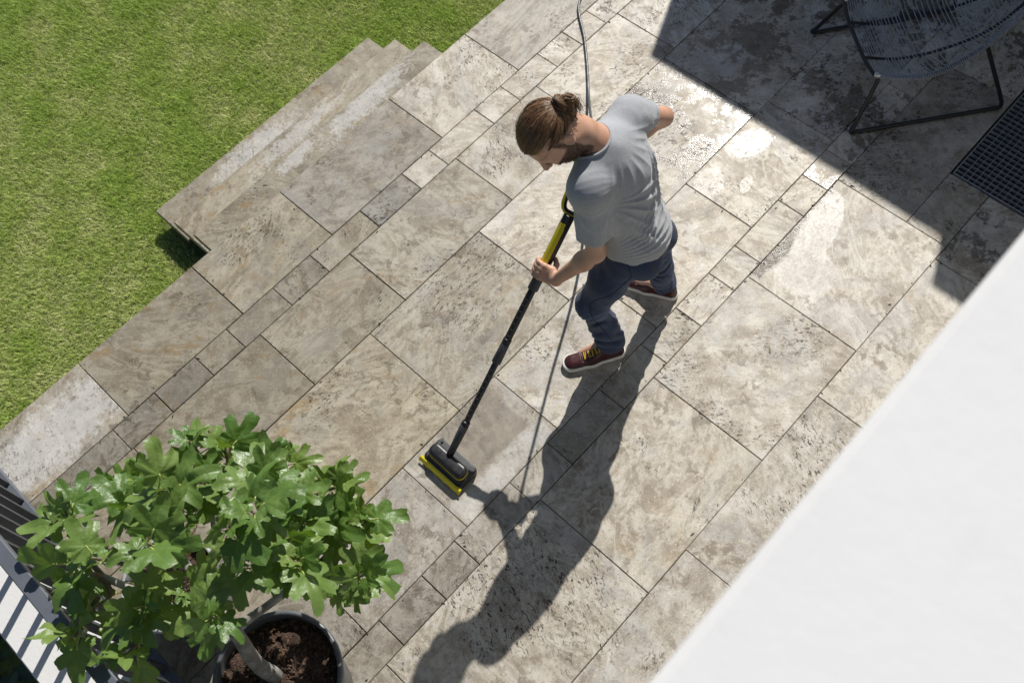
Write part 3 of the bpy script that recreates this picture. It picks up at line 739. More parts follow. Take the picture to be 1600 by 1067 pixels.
seg('tube', .455, .705, .0175, .0175, M_BLK)
seg('upper_collar', .672, .735, .0250, .0235, M_RUB)
seg('grip_tube', .735, .955, .0255, .0255, M_BLK)
zc = Vector((0, 0, 1)); side_ = hx_.cross(zc).normalized(); upn = side_.cross(hx_).normalized()
tocam = (Vector((0, 0, CAM_H))-(hp(.85)+SC0)); tocam = (tocam-hx_*tocam.dot(hx_)).normalized()
lat = hx_.cross(tocam).normalized()
if lat.dot(AX) > 0: lat = -lat                 # lat points to image left
yd = (tocam*.93+lat*.37).normalized()
def strip(name, t0, t1, a0, a1, R0, R1, mat_, n=8):
    """curved plate lying on the grip tube between angles a0..a1 around direction yd"""
    b = MB(); w2 = hx_.cross(yd).normalized(); v = []; f = []; m_ = 8
    for i in range(m_+1):
        t = t0+(t1-t0)*i/m_; ins = .25 if i in (0, m_) else 0
        for R_ in (R0, R1):
            for k in range(n+1):
                a = a0+(a1-a0)*k/n; a *= (1-ins); v.append(hp(t)+(yd*math.cos(a)+w2*math.sin(a))*R_)
    q = n+1
    for i in range(m_):
        for k in range(n):
            a = i*2*q+k; f += [(a+q, a+q+1, a+3*q+1, a+3*q), (a, a+2*q, a+2*q+1, a+1)]
        for k in (0, n):
            a = i*2*q+k; f.append((a, a+q, a+3*q, a+2*q))
    f += [tuple(list(range(q))+list(range(2*q-1, q-1, -1))), tuple(m_*2*q+z for z in list(range(q))+list(range(2*q-1, q-1, -1)))]
    return b.add(v, f).build(name, mat_, scr)
strip('yellow_panel', .742, .925, -.62, .62, .0245, .0285, M_YEL)
for t_ in [.125+.0245*i for i in range(10)]+[.488+.0245*i for i in range(7)]:      # graduation ticks printed on the tubes
    R_ = .0150 if t_ < .4 else .0175
    strip('graduation_mark', t_, t_+.0022, -.15, .55, R_-.001, R_+.0005, M_GREYP, 4)
# loop handle at the top
lp = []
for i in range(28):
    a = 2*math.pi*i/28; u_, w_ = math.cos(a), math.sin(a)
    pr = 3.2; rr_ = 1/((abs(u_)**pr+abs(w_)**pr)**(1/pr)); lp.append(hp(1.035)+hx_*(u_*rr_*.098)+lat*(w_*rr_*.046+.004)+tocam*(-.004))
MB().tube(lp, .0125, 10, closed=True).build('loop_handle', M_BLK, scr, True)
MB().tube([p+tocam*.008+(p-hp(1.035)).normalized()*.005 for p in lp], .006, 8, closed=True).build('loop_handle_trim', M_YEL, scr, True)

# ------------------------------------------------------------------ cable
M_CABLE = simple('cable_rubber', (.06, .062, .066), .35, .15)
cab = [Vector((5.85, 2.75, .010)), Vector((5.0, 3.05, .010)), Vector((4.1, 3.18, .010)), Vector((3.62, 3.14, .010)), at_z(905, 5, .012), at_z(913, 60, .012), at_z(918, 110, .016), at_z(921, 165, .05), Vector((2.32, 2.02, .30)), Vector((2.08, 1.84, .72)), Vector((1.93, 1.73, .98)), SC0+hp(1.10)]
MB().tube(catmull(cab, 10), .0078, 8).build('power_cable', M_CABLE, None, True); tag(bpy.data.objects['power_cable'], 'black power cable running across the terrace to the scrubber', 'cable')

# ------------------------------------------------------------------ implicit-surface modelling
def A_(*q): return np.array(q, float)
def vl(v): return np.sqrt((v*v).sum(-1))
def cap(p, a, b, ra, rb):
    ba = b-a; h = np.clip(((p-a)@ba)/(ba@ba), 0, 1); return vl(p-a-h[:, None]*ba)-(ra+(rb-ra)*h)
def ell(p, c, r, R=None):
    q = p-c
    if R is not None: q = q@R.T
    r = np.asarray(r, float); k0 = vl(q/r); k1 = vl(q/(r*r)); return k0*(k0-1)/np.maximum(k1, 1e-9)
def smin(a, b, k):
    h = np.clip(.5+.5*(b-a)/k, 0, 1); return b+(a-b)*h-k*h*(1-h)
def smax(a, b, k): return -smin(-a, -b, k)
def chain(p, pts, rad, k=.01):
    d = None
    for i in range(len(pts)-1):
        q = cap(p, pts[i], pts[i+1], rad[i], rad[i+1]); d = q if d is None else smin(d, q, k)
    return d
def surf(fn, lo, hi, h, bs=12, slack=1.7):
    lo = np.asarray(lo, float); hi = np.asarray(hi, float); nb = np.ceil((hi-lo)/(h*bs)).astype(int)
    g = np.stack(np.meshgrid(*[np.arange(k) for k in nb], indexing='ij'), -1).reshape(-1, 3)
    d = fn(lo+(g+.5)*bs*h); g = g[np.abs(d) < bs*h*.866*slack]
    loc_ = np.stack(np.meshgrid(*[np.arange(bs+1)]*3, indexing='ij'), -1).reshape(-1, 3)
    n1 = bs+1; keys = []; verts = []; sgn = []
    K = (nb*bs+3).astype(np.int64)
    for st in range(0, len(g), 120):
        gg = g[st:st+120]; P = lo+(gg[:, None, :]*bs+loc_[None])*h
        D = fn(P.reshape(-1, 3)).reshape(len(gg), n1, n1, n1)
        c = [D[:, i:i+bs, j:j+bs, k:k+bs] for i in (0, 1) for j in (0, 1) for k in (0, 1)]
        neg = sum((q < 0).astype(np.int8) for q in c); act = (neg > 0) & (neg < 8)
        ib = np.argwhere(act)
        if not len(ib): continue
        cv = np.stack([q[act] for q in c], 1); off = np.array([(i, j, k) for i in (0, 1) for j in (0, 1) for k in (0, 1)], float)
        acc = np.zeros((len(ib), 3)); cnt = np.zeros(len(ib))
        for a in range(8):
            for b_ in range(a+1, 8):
                if np.abs(off[a]-off[b_]).sum() != 1: continue
                x = (cv[:, a] < 0) != (cv[:, b_] < 0); t = cv[x, a]/(cv[x, a]-cv[x, b_])
                acc[x] += off[a]+(off[b_]-off[a])*t[:, None]; cnt[x] += 1
        cell = gg[ib[:, 0]]*bs+ib[:, 1:]
        keys.append(((cell[:, 0]+1)*K[1]+(cell[:, 1]+1))*K[2]+cell[:, 2]+1)
        verts.append(lo+(cell+acc/cnt[:, None])*h); sgn.append(cv[:, [0, 4, 2, 1]] < 0)
    keys = np.concatenate(keys); verts = np.concatenate(verts); sgn = np.concatenate(sgn)
    o = np.argsort(keys); keys = keys[o]; verts = verts[o]; sgn = sgn[o]
    stp = [K[1]*K[2], K[2], np.int64(1)]; F = []
    for ax in range(3):
        u, v = stp[(ax+1) % 3], stp[(ax+2) % 3]; x = np.nonzero(sgn[:, 0] != sgn[:, 1+ax])[0]
        kk = keys[x]; idx = [x]; ok = np.ones(len(x), bool)
        for dk in (u, u+v, v):
            j = np.searchsorted(keys, kk-dk); j = np.minimum(j, len(keys)-1); ok &= keys[j] == kk-dk; idx.append(j)
        q = np.stack(idx, 1)[ok]; fl_ = sgn[x[ok], 0]; q[~fl_] = q[~fl_][:, ::-1]; F.append(q)
    F = np.concatenate(F)
    return verts, F
def relax(v, F, it=2, lam=.5):
    e = np.concatenate([F[:, [0, 1]], F[:, [1, 2]], F[:, [2, 3]], F[:, [3, 0]]])
    for _ in range(it):
        acc = np.zeros_like(v); cnt = np.zeros(len(v))
        np.add.at(acc, e[:, 0], v[e[:, 1]]); np.add.at(cnt, e[:, 0], 1); np.add.at(acc, e[:, 1], v[e[:, 0]]); np.add.at(cnt, e[:, 1], 1)
        v = v+lam*(acc/np.maximum(cnt, 1)[:, None]-v)
    return v
def snap(fn, p, it=6):
    p = np.array(p, float)
    for _ in range(it):
        d = fn(p); g = np.stack([(fn(p+e)-fn(p-e))/.004 for e in np.eye(3)*.002], 1); g /= np.maximum(vl(g), 1e-6)[:, None]; p = p-g*d[:, None]
    return p
def wob(p, sc, seed, n=6):
    r = np.random.default_rng(seed); o = np.zeros(len(p))
    for i in range(n):
        d = r.normal(size=3); d /= np.linalg.norm(d); o += np.sin((p@d)*sc*r.uniform(.6, 1.6)+r.uniform(0, 6.28))
    return o/n**.5

def culled(fn, p, c, r, inner):
    dc = vl(p-c); o = dc-inner; k = dc < r
    if k.any(): o[k] = fn(p[k])
    return o
PB = A_(1.90, 1.42, 0)                       # person's base point
man = empty('person', tuple(PB), 'man in grey t-shirt and blue jeans scrubbing the terrace, hair in a bun', 'person')
def body_part(name, fn, lo, hi, h, mat_, parent=None, it=2, smooth=True):
    v, F = surf(fn, lo, hi, h); v = relax(v, F, it)
    return obj(name, mesh(name, v-PB, F, mat_, smooth), parent or man)
def nrm(v): return v/np.linalg.norm(v)
# --- joints (metres, world)
pelv = A_(1.845, 1.405, .93); neckb = A_(1.795, 1.575, 1.435)
shL = A_(1.655, 1.495, 1.365); shR = A_(2.005, 1.585, 1.395)
T = nrm(neckb-pelv); Rr = nrm(shR-shL); Rr = nrm(Rr-T*(Rr@T)); Fw = np.cross(T, Rr); BR_ = np.stack([Rr, Fw, T])
elL = A_(1.615, 1.425, 1.025); wrL = A_(1.568, 1.585, .845)
elR = A_(2.215, 1.575, 1.195); wrR = A_(1.985, 1.700, 1.080)
hipL = pelv+A_(-.085, -.03, -.02); hipR = pelv+A_(.085, .03, -.02)
knL = A_(1.640, 1.475, .50); anL = A_(1.705, 1.415, .10)
knR = A_(2.050, 1.435, .49); anR = A_(2.125, 1.415, .10)
# --- head frame
hf = nrm(A_(-.625, -.186, -.657)); hu = A_(-.717, .253, .648); hu = nrm(hu-hf*(hu@hf)); hl = np.cross(hu, hf)     # forward, up, left
HC = A_(1.642, 1.672, 1.560); HR = np.stack([hl, hf, hu])
HS = 1.07
def hd(l, f_, u): return HC+hl*l+hf*f_+hu*u
def scaled(fn): return lambda p: HS*fn(HC+(p-HC)/HS)
def head_raw(p):
    d = ell(p, hd(0, -.012, .030), (.076, .098, .088), HR)                       # cranium
    d = smin(d, ell(p, hd(0, .030, -.028), (.062, .064, .085), HR), .03)           # face
    d = smin(d, ell(p, hd(0, .048, -.088), (.040, .040, .034), HR), .03)           # jaw, chin
    d = smin(d, cap(p, hd(.052, -.005, -.055), hd(.030, .055, -.098), .022, .018), .03)
    d = smin(d, cap(p, hd(-.052, -.005, -.055), hd(-.030, .055, -.098), .022, .018), .03)
    d = smin(d, cap(p, hd(.034, .078, .022), hd(-.034, .078, .022), .013, .013), .018)   # brow
    d = smin(d, cap(p, hd(.040, .070, -.022), hd(.030, .078, -.036), .016, .014), .02); d = smin(d, cap(p, hd(-.040, .070, -.022), hd(-.030, .078, -.036), .016, .014), .02)
    for s in (1, -1):
        d = smax(d, -ell(p, hd(.031*s, .094, .000), (.017, .014, .010), HR), .012)  # eye sockets
        d = smin(d, ell(p, hd(.031*s, .081, -.001), (.0125, .0115, .009), HR), .004) # lids
    d = smin(d, cap(p, hd(0, .090, .012), hd(0, .117, -.030), .0085, .0125), .010)   # nose
    d = smin(d, cap(p, hd(.011, .104, -.036), hd(-.011, .104, -.036), .0085, .0085), .008)
    d = smin(d, cap(p, hd(.017, .093, -.062), hd(-.017, .093, -.062), .0075, .0075), .006); d = smin(d, cap(p, hd(.015, .091, -.072), hd(-.015, .091, -.072), .0085, .0085), .006)
    for s in (1, -1):                                                               # ears
        e = ell(p, hd(.084*s, -.010, -.014), (.0095, .020, .033), np.stack([nrm(hl*1.0-hf*.35*s*s), nrm(hf+hl*.35*s), hu]))
        e = smax(e, -ell(p, hd(.095*s, -.005, -.011), (.009, .0115, .021), HR), .005)
        d = smin(d, e, .008)
    return d
head_sdf = scaled(head_raw)
neck_top = hd(0, -.044, -.060)
# --- left hand gripping the tube, right hand gripping the loop
def hand_pts(c, ax, e_top, e_wr, R_, mirror=1):
    """c: point on the axis, ax: towards the thumb side, e_top: back-of-hand side, e_wr: wrist side. returns list of (pts, radii)"""
    def P_(s, th, rr): return c+ax*s+(e_wr*math.cos(th)+e_top*math.sin(th))*rr
    out = []; D = math.radians
    for s0, k, r0 in ((.030, 1.0, .0098), (.010, 1.08, .0102), (-.011, 1.02, .0098), (-.031, .84, .0086)):
        rr = R_+r0*.85
        out.append(([P_(s0*.95, D(62), rr+.010), P_(s0, D(108), rr+.006), P_(s0, D(150), rr+.002), P_(s0, D(196*k**.2), rr), P_(s0, D(236+18*(k-1)*6), rr), P_(s0, D(268+20*(k-1)*6), rr-.001)], [r0+.002, r0+.0015, r0+.0008, r0, r0-.001, r0-.002]))
    rr = R_+.010
    out.append(([P_(.020, D(5), rr+.016), P_(.046, D(-22), rr+.010), P_(.060, D(-62), rr+.001), P_(.063, D(-110), rr), P_(.062, D(-150), rr+.001)], [.0150, .0128, .0108, .0100, .0085]))
    palm = [([P_(.026, D(20), R_+.030), P_(.029, D(66), R_+.018)], [.017, .014]), ([P_(.008, D(18), R_+.034), P_(.010, D(66), R_+.019)], [.018, .0145]), ([P_(-.010, D(18), R_+.034), P_(-.011, D(66), R_+.018)], [.017, .0140]), ([P_(-.022, D(16), R_+.030), P_(-.029, D(66), R_+.016)], [.016, .0125])]
    return out, palm, P_
HCL = HA+hax*HL*.752
etL = np.array(tocam); ewL = -np.array(lat)
ewL = nrm(wrL-HCL-hax*((wrL-HCL)@hax)); etL = nrm(np.array(tocam)-ewL*(np.array(tocam)@ewL)); etL = nrm(etL-hax*(etL@hax)); ewL = nrm(ewL*.75-np.array(lat)*.6); ewL = nrm(ewL-hax*(ewL@hax)); etL = np.cross(hax, ewL); etL = etL if etL@np.array(tocam) > 0 else -etL
finL, palmL, PL_ = hand_pts(HCL, hax, etL, ewL, .0262)
wrLp = PL_(.0, math.radians(14), .0262+.066)
lc_ = np.array(SC0+hp(1.035)+hx_*.098+lat*.004); axR = nrm(np.array(lat)*-1.0+hax*.0); 
ewR = nrm(wrR-lc_-axR*((wrR-lc_)@axR)); etR = np.cross(axR, ewR); etR = etR if etR[2] > 0 else -etR
finR, palmR, PR_ = hand_pts(lc_, -axR, etR, ewR, .0150)
wrRp = PR_(.0, math.radians(14), .0150+.066)
def body_sdf(p):
    d = culled(head_sdf, p, HC, .25, .185)
    d = smin(d, chain(p, [neck_top, .5*(neck_top+neckb)+A_(0, 0, .004), neckb, neckb-T*.10], [.060, .064, .072, .080], .02), .040)
    t = cap(p, shL-A_(0, 0, .02), shR-A_(0, 0, .02), .052, .052)
    t = smin(t, ell(p, .5*(shL+shR)-T*.13, (.150, .098, .20), BR_), .05)
    t = smin(t, ell(p, pelv+T*.12, (.130, .095, .19), BR_), .06); t = smin(t, ell(p, pelv-T*.03, (.145, .105, .12), BR_), .05)
    t = smin(t, chain(p, [hipL, knL, anL], [.075, .050, .036], .02), .03); t = smin(t, chain(p, [hipR, knR, anR], [.075, .050, .036], .02), .03)
    d = smin(d, t, .03)
    for sh, el_, wr, fin, palm, wp in ((shL, elL, wrL, finL, palmL, wrLp), (shR, elR, wrR, finR, palmR, wrRp)):
        m_ = sh+(el_-sh)*.45; q = el_+(wp-el_)*.30
        a = chain(p, [sh, m_, el_, q, wp], [.052, .049, .037, .0385, .0245], .03)
        def hfn(p, wp=wp, palm=palm, fin=fin):
            h_ = None
            for pts, rad in palm:
                x = chain(p, [wp]+pts, [.022]+rad, .012); h_ = x if h_ is None else smin(h_, x, .010)
            for i, (pts, rad) in enumerate(fin): h_ = smin(h_, chain(p, pts, rad, .004), .0055)
            return h_
        a = smin(a, culled(hfn, p, palm[1][0][1], .17, .115), .014); d = smin(d, a, .02)
    d = smin(d, cap(p, anL, anL+A_(-.12, .085, -.060), .030, .018), .02); d = smin(d, cap(p, anR, anR+A_(-.05, .14, -.060), .030, .018), .02)
    return d
mK = NT('skin'); P = mK.pos(); n_a = mK.noise(P, 16, 5, .6); n_b = mK.noise(P, 160, 4, .6)
sc_ = mK.mix(mK.lin(n_a, .35, .65), (.50, .275, .175), (.60, .36, .25)); sc_ = mK.mix(mK.mul(mK.step(n_b, .55, .75), .25), sc_, (.42, .20, .13))
sc_ = mK.mix(mK.mul(mK.n('Attribute', attribute_name='beard').outputs['Fac'], .78), sc_, (.052, .027, .016))
mK.fin(sc_, mK.lin(n_a, .3, .7, .42, .55), mK.bump(mK.add(mK.noise(P, 300, 3, .6), mK.mul(mK.noise(P, 60, 4, .6), .6)), .25, .002)); mK.b.inputs['Subsurface Weight'].default_value = .12; mK.b.inputs['Subsurface Radius'].default_value = (.012, .004, .002); mK.b.inputs['Subsurface Scale'].default_value = .4
M_SKIN = mK.mat
BODY = body_part('body', body_sdf, (1.38, 1.20, .0), (2.40, 1.90, 1.80), .0038, M_SKIN)

# --- t-shirt
def shirt_core(p):
    d = ell(p, .5*(shL+shR)-T*.125, (.172, .124, .215), BR_)
    d = smin(d, cap(p, shL-A_(0, 0, .012), shR-A_(0, 0, .012), .070, .068), .06)
    d = smin(d, cap(p, neckb-T*.03, neckb-T*.12, .085, .10), .05)
    d = smin(d, cap(p, neckb-T*.045, shL+A_(0, 0, -.012), .070, .064), .05); d = smin(d, cap(p, neckb-T*.045, shR+A_(0, 0, -.012), .070, .064), .05)
    d = smin(d, ell(p, pelv+T*.14-Fw*.002, (.156, .122, .20), BR_), .08); d = smin(d, ell(p, pelv-T*.02-Fw*.004, (.170, .138, .16), BR_), .07)
    return d
slL = shL+(elL-shL)*.76; slR = shR+(elR-shR)*.50
FOLDS = []
def bl(a, b_, c): return .5*(shL+shR)+Rr*a+Fw*b_+T*c
for q0, q1, r_ in (((.125, -.12, -.06), (.165, -.08, -.42), .012), ((-.16, -.06, -.17), (-.09, -.125, -.42), .008), ((.17, -.04, -.12), (.19, .02, -.42), .010)):
    a_, b_ = bl(*q0), bl(*q1); L_ = np.array([a_+(b_-a_)*k/5 for k in range(6)]); L_ += Rr*(.012*np.sin(np.arange(6)*1.3+r_*900))[:, None]
    L_ = snap(shirt_core, L_, 8); g_ = np.stack([(shirt_core(L_+e)-shirt_core(L_-e))/.004 for e in np.eye(3)*.002], 1); L_ = L_-g_*(r_*.38)
    FOLDS.append((L_, [r_*.35, r_*.9, r_, r_, r_*.85, r_*.4]))
SLF = [(shL+A_(-.03, -.045, -.05), slL+A_(-.040, -.035, .03), .009), (shL+A_(.03, -.06, -.08), slL+A_(.02, -.055, .02), .009), (shR+A_(.01, -.05, .03), slR+A_(.0, -.05, .02), .009), (shR+A_(.05, -.045, -.02), slR+A_(.02, -.055, -.02), .008)]
def shirt_sdf(p):
    d = shirt_core(p)
    q = p-.5*(shL+shR); a = q@Rr; c = q@T; wv = wob(p, 13, 5, 5)
    for a0, c0, lo_, hi_, fr, amp, r0, r1, ph in ((-.20, -.09, -1.55, -.20, 15., .0150, .06, .36, .3), (.13, .03, -2.15, -1.05, 15., .0170, .10, .50, 1.1), (-.30, -.40, -.50, .55, 24., .0120, .10, .42, .8), (-.02, .12, -2.7, -.4, 13., .0060, .10, .30, 2.2)):
        da, dc_ = a-a0, c-c0; rr = np.sqrt(da*da+dc_*dc_); an = np.arctan2(dc_, da)
        wnd = np.clip((an-lo_)/.25, 0, 1)*np.clip((hi_-an)/.25, 0, 1)*np.clip((rr-r0)/.08, 0, 1)*np.clip((r1-rr)/.14, 0, 1)
        s_ = np.abs(np.sin(an*fr+ph+wv*.55)); d = d-amp*wnd*(1-s_**.6-.30)
    d = d+.0022*wv+.0012*wob(p*np.array([1, 1, .6]), 70, 8)
    for L_, rd in FOLDS:
        cc_ = L_.mean(0); d = smin(d, culled(lambda q: chain(q, L_, rd, .01), p, cc_, .30, .20), .024)
    slv = smin(cap(p, shL+A_(.012, .004, -.012), slL, .068, .071), cap(p, shL+A_(.02, .02, .0), shL+A_(.06, .02, -.06), .06, .06), .03)
    slv = smin(slv, cap(p, shR, slR, .069, .066), .02)
    sq = p-shL; sa = np.arctan2(sq@nrm(A_(0, 0, 1)), sq@nrm(A_(-.6, -.8, 0))); slv = slv-.0085*np.clip((vl(sq)-.05)/.08, 0, 1)*(vl(sq) < .4)*(1-np.abs(np.sin(sa*9+wv*.8))**.6-.3)+.0020*wob(p*np.array([1, 1, .7]), 60, 12)
    for a, b_, r_ in SLF: slv = smin(slv, cap(p, a, b_, r_, r_*.7), .016)
    for a, b_, rr in ((shL, slL, .071), (shR, slR, .066)):
        ax = nrm(b_-a); pl = (p-(b_-ax*.012))@ax; near = vl(p-b_) < .20
        slv = np.where(near, smax(slv, pl, .004), slv)
        hol = np.maximum(cap(p, b_-ax*.075, b_+ax*.06, rr-.0150, rr-.0130), -(pl+.07)); slv = np.where(near, smax(slv, -hol, .004), slv)
    d = smin(d, slv, .048)
    for a, b_, rr in ((shL, slL, .071), (shR, slR, .066)):
        ax = nrm(b_-a); pl = (p-(b_-ax*.012))@ax; hol = np.maximum(cap(p, b_-ax*.06, b_+ax*.06, rr-.0150, rr-.0130), -(pl+.05)); d = smax(d, -hol, .003)
    # hem (tilted a little, slightly wavy) and neckline
    hem = -((p-(pelv-T*.080))@nrm(T*1.0+Rr*.06+Fw*.05))+.004*wob(p, 25, 3); d = smax(d, hem, .006)
    hol = np.maximum(ell(p, pelv-T*.03-Fw*.004, (.160, .128, .15), BR_), ((p-(pelv-T*.01))@T)); d = smax(d, -hol, .004)
    nk = cap(p, neckb+T*.12-Fw*.03-Rr*.02, neckb-T*.035+Fw*.035-Rr*.012, .074, .078); d = smax(d, -nk, .006)
    return d
def fabric(name, c1, c2, scale=900, heather=.5):
    m = NT(name); P = m.pos(); a = m.noise(P, 7, 4, .6); b = m.noise(m.n('Mapping', {'Vector': P, 'Scale': (1, 1, .35)}).outputs[0], 320, 3, .7)
    c = m.mix(m.lin(b, .3, .7), c1, c2); c = m.mix(m.mul(m.step(a, .45, .7), .18), c, tuple(x*.8 for x in c1))
    nm = m.bump(m.add(m.mul(m.noise(P, scale, 2, .5), .35), m.mul(m.noise(P, 70, 4, .6), .35)), .3, .004)
    return m.fin(c, .88, nm, Sheen_Weight=.25)
M_SHIRT = fabric('grey_jersey', (.29, .30, .316), (.45, .462, .478))
shirt = body_part('t_shirt', shirt_sdf, (1.46, 1.16, .80), (2.28, 1.84, 1.60), .0042, M_SHIRT, it=2)
ring = []
cdir = nrm(neckb+T*.12-Fw*.03-(neckb-T*.035+Fw*.035)); e1 = nrm(np.cross(cdir, Rr)); e2 = np.cross(cdir, e1)
cpn = neckb+T*.01-Rr*.015
for i in range(48):
    a = 2*math.pi*i/48; ring.append(cpn+(e1*math.cos(a)+e2*math.sin(a))*.09)
def nk_edge(p):
    return np.maximum(np.abs(shirt_core(p)), np.abs(cap(p, neckb+T*.12-Fw*.03, neckb-T*.035+Fw*.035, .085, .088)))
rg = np.array(ring)
for _ in range(30):
    rg = snap(shirt_core, rg, 1); rg = snap(lambda q: cap(q, neckb+T*.12-Fw*.03-Rr*.02, neckb-T*.035+Fw*.035-Rr*.012, .075, .079), rg, 1)
MB().tube([tuple(q-PB) for q in rg], .0062, 8, closed=True).build('collar', M_SHIRT, man, True).parent = shirt

# --- jeans
def leg(p, h_, k_, a_, rad, seed, hemz):
    d = chain(p, [h_, h_+(k_-h_)*.5, k_, k_+(a_-k_)*.55, a_+A_(0, 0, -.015)], rad, .04)
    t = np.clip((h_[2]-p[:, 2])/(h_[2]-a_[2]), 0, 1)
    amp = .005+.011*np.exp(-((t-.58)/.14)**2)+.016*np.exp(-((t-.93)/.12)**2)+.009*np.exp(-((t-.12)/.1)**2)
    ph = wob(p, 16, seed)*2.6+wob(p, 7, seed+5)*2.0+p@np.array([22., 17., 0])*(1 if seed == 31 else -1)
    f1 = np.abs(np.sin(p[:, 2]*30+ph*1.5))**.8-.6; f2 = np.sin(p[:, 2]*60+ph*2.4+1.3)
    d = d-amp*(.85*f1+.25*f2)*np.clip(.45+.75*wob(p, 20, seed+9), 0, 1.4)+.0032*wob(p*np.array([1, 1, .6]), 36, seed+1)+.0016*wob(p, 90, seed+2)
    return np.maximum(d, hemz-p[:, 2])
def jeans_sdf(p):
    d = ell(p, pelv-T*.03-Fw*.006, (.150, .120, .15), BR_)
    d = smin(d, ell(p, pelv-T*.10-Fw*.055-Rr*.075, (.078, .070, .085), BR_), .03); d = smin(d, ell(p, pelv-T*.10-Fw*.055+Rr*.075, (.078, .070, .085), BR_), .03)
    a = leg(p, hipL+A_(0, 0, -.02), knL, anL+A_(.0, .0, .02), [.094, .084, .069, .065, .073], 31, .095)
    b = leg(p, hipR+A_(0, 0, -.02), knR, anR+A_(-.005, .0, .02), [.094, .083, .066, .060, .060], 47, .120)
    d = smin(d, smin(a, b, .012), .045)
    d = smax(d, (p-(pelv+T*.05))@T, .006)
    return smax(d, .07-p[:, 2], .004)
mD = NT('denim'); P = mD.pos(); tw = mD.n('TexWave', {'Vector': P, 'Scale': 260, 'Distortion': 1.5, 'Detail': 2}, bands_direction='DIAGONAL')
cD = mD.mix(mD.lin(mD.noise(P, 420, 3, .7), .3, .7), (.006, .015, .052), (.020, .044, .110))
fade = mx(mD, blob_mask(mD, P, float(knL[0]-.03), float(knL[1]-.09), .14, .12, 0, .6, .5, 20))
zs_ = mD.n('SeparateXYZ', {0: P}).outputs[2]
fz = mx(mD, mD.mul(mD.step(zs_, .36, .50), mD.step(zs_, .80, .62)), mD.mul(mD.mul(mD.step(zs_, .20, .26), mD.step(zs_, .36, .30)), .7))
cD = mD.mix(mD.mul(mD.mul(fz, mD.step(mD.noise(P, 9, 5, .6), .42, .66)), .55), cD, (.075, .125, .225))
cD = mD.mix(mD.mul(mD.step(mD.noise(mD.n('Mapping', {'Vector': P, 'Scale': (1, 1, 2.5)}).outputs[0], 26, 5, .65), .55, .7), .3), cD, (.032, .058, .115))
M_DENIM = mD.fin(cD, .85, mD.bump(mD.add(mD.mul(tw.outputs[0], .15), mD.noise(P, 70, 5, .65)), .45, .006), Sheen_Weight=.15)
jeans = body_part('jeans', jeans_sdf, (1.50, 1.20, .05), (2.26, 1.66, 1.08), .0040, M_DENIM, it=2)
M_THREAD = simple('seam_thread', (.14, .085, .045), .8, .2); M_SEAM = simple('denim_seam', (.010, .016, .040), .85, .3)
def seam(name, pts, r_, mat_, dense=10):
    q = np.array([tuple(x) for x in catmull([tuple(x) for x in pts], dense)]); q = snap(jeans_sdf, q, 8)
    return MB().tube([tuple(x-PB) for x in q], r_, 5).build(name, mat_, man, True)
sL = -Rr*.7-Fw*.45
o = seam('side_seam', [pelv+T*.02-Rr*.16-Fw*.05, hipL+sL*.12+A_(0, 0, -.10), knL+sL*.09+A_(0, 0, .12), knL+sL*.09, anL+sL*.09+A_(0, 0, .14)], .0022, M_SEAM, 12); o.parent = jeans
for (a, b_) in ((-.115, -.02), (.03, .125)):
    q = [pelv+Rr*a-Fw*.16-T*.055, pelv+Rr*b_-Fw*.17-T*.05, pelv+Rr*(b_-.005)-Fw*.17-T*.14, pelv+Rr*(a+b_)/2-Fw*.17-T*.165, pelv+Rr*(a+.005)-Fw*.16-T*.145, pelv+Rr*a-Fw*.16-T*.055]
    pts = []
    for i in range(5): pts += [q[i]+(q[i+1]-q[i])*k/8 for k in range(8)]
    pp = snap(jeans_sdf, np.array(pts), 8); MB().tube([tuple(x-PB) for x in pp], .0014, 4, closed=True).build('pocket_stitching', M_THREAD, jeans, True)

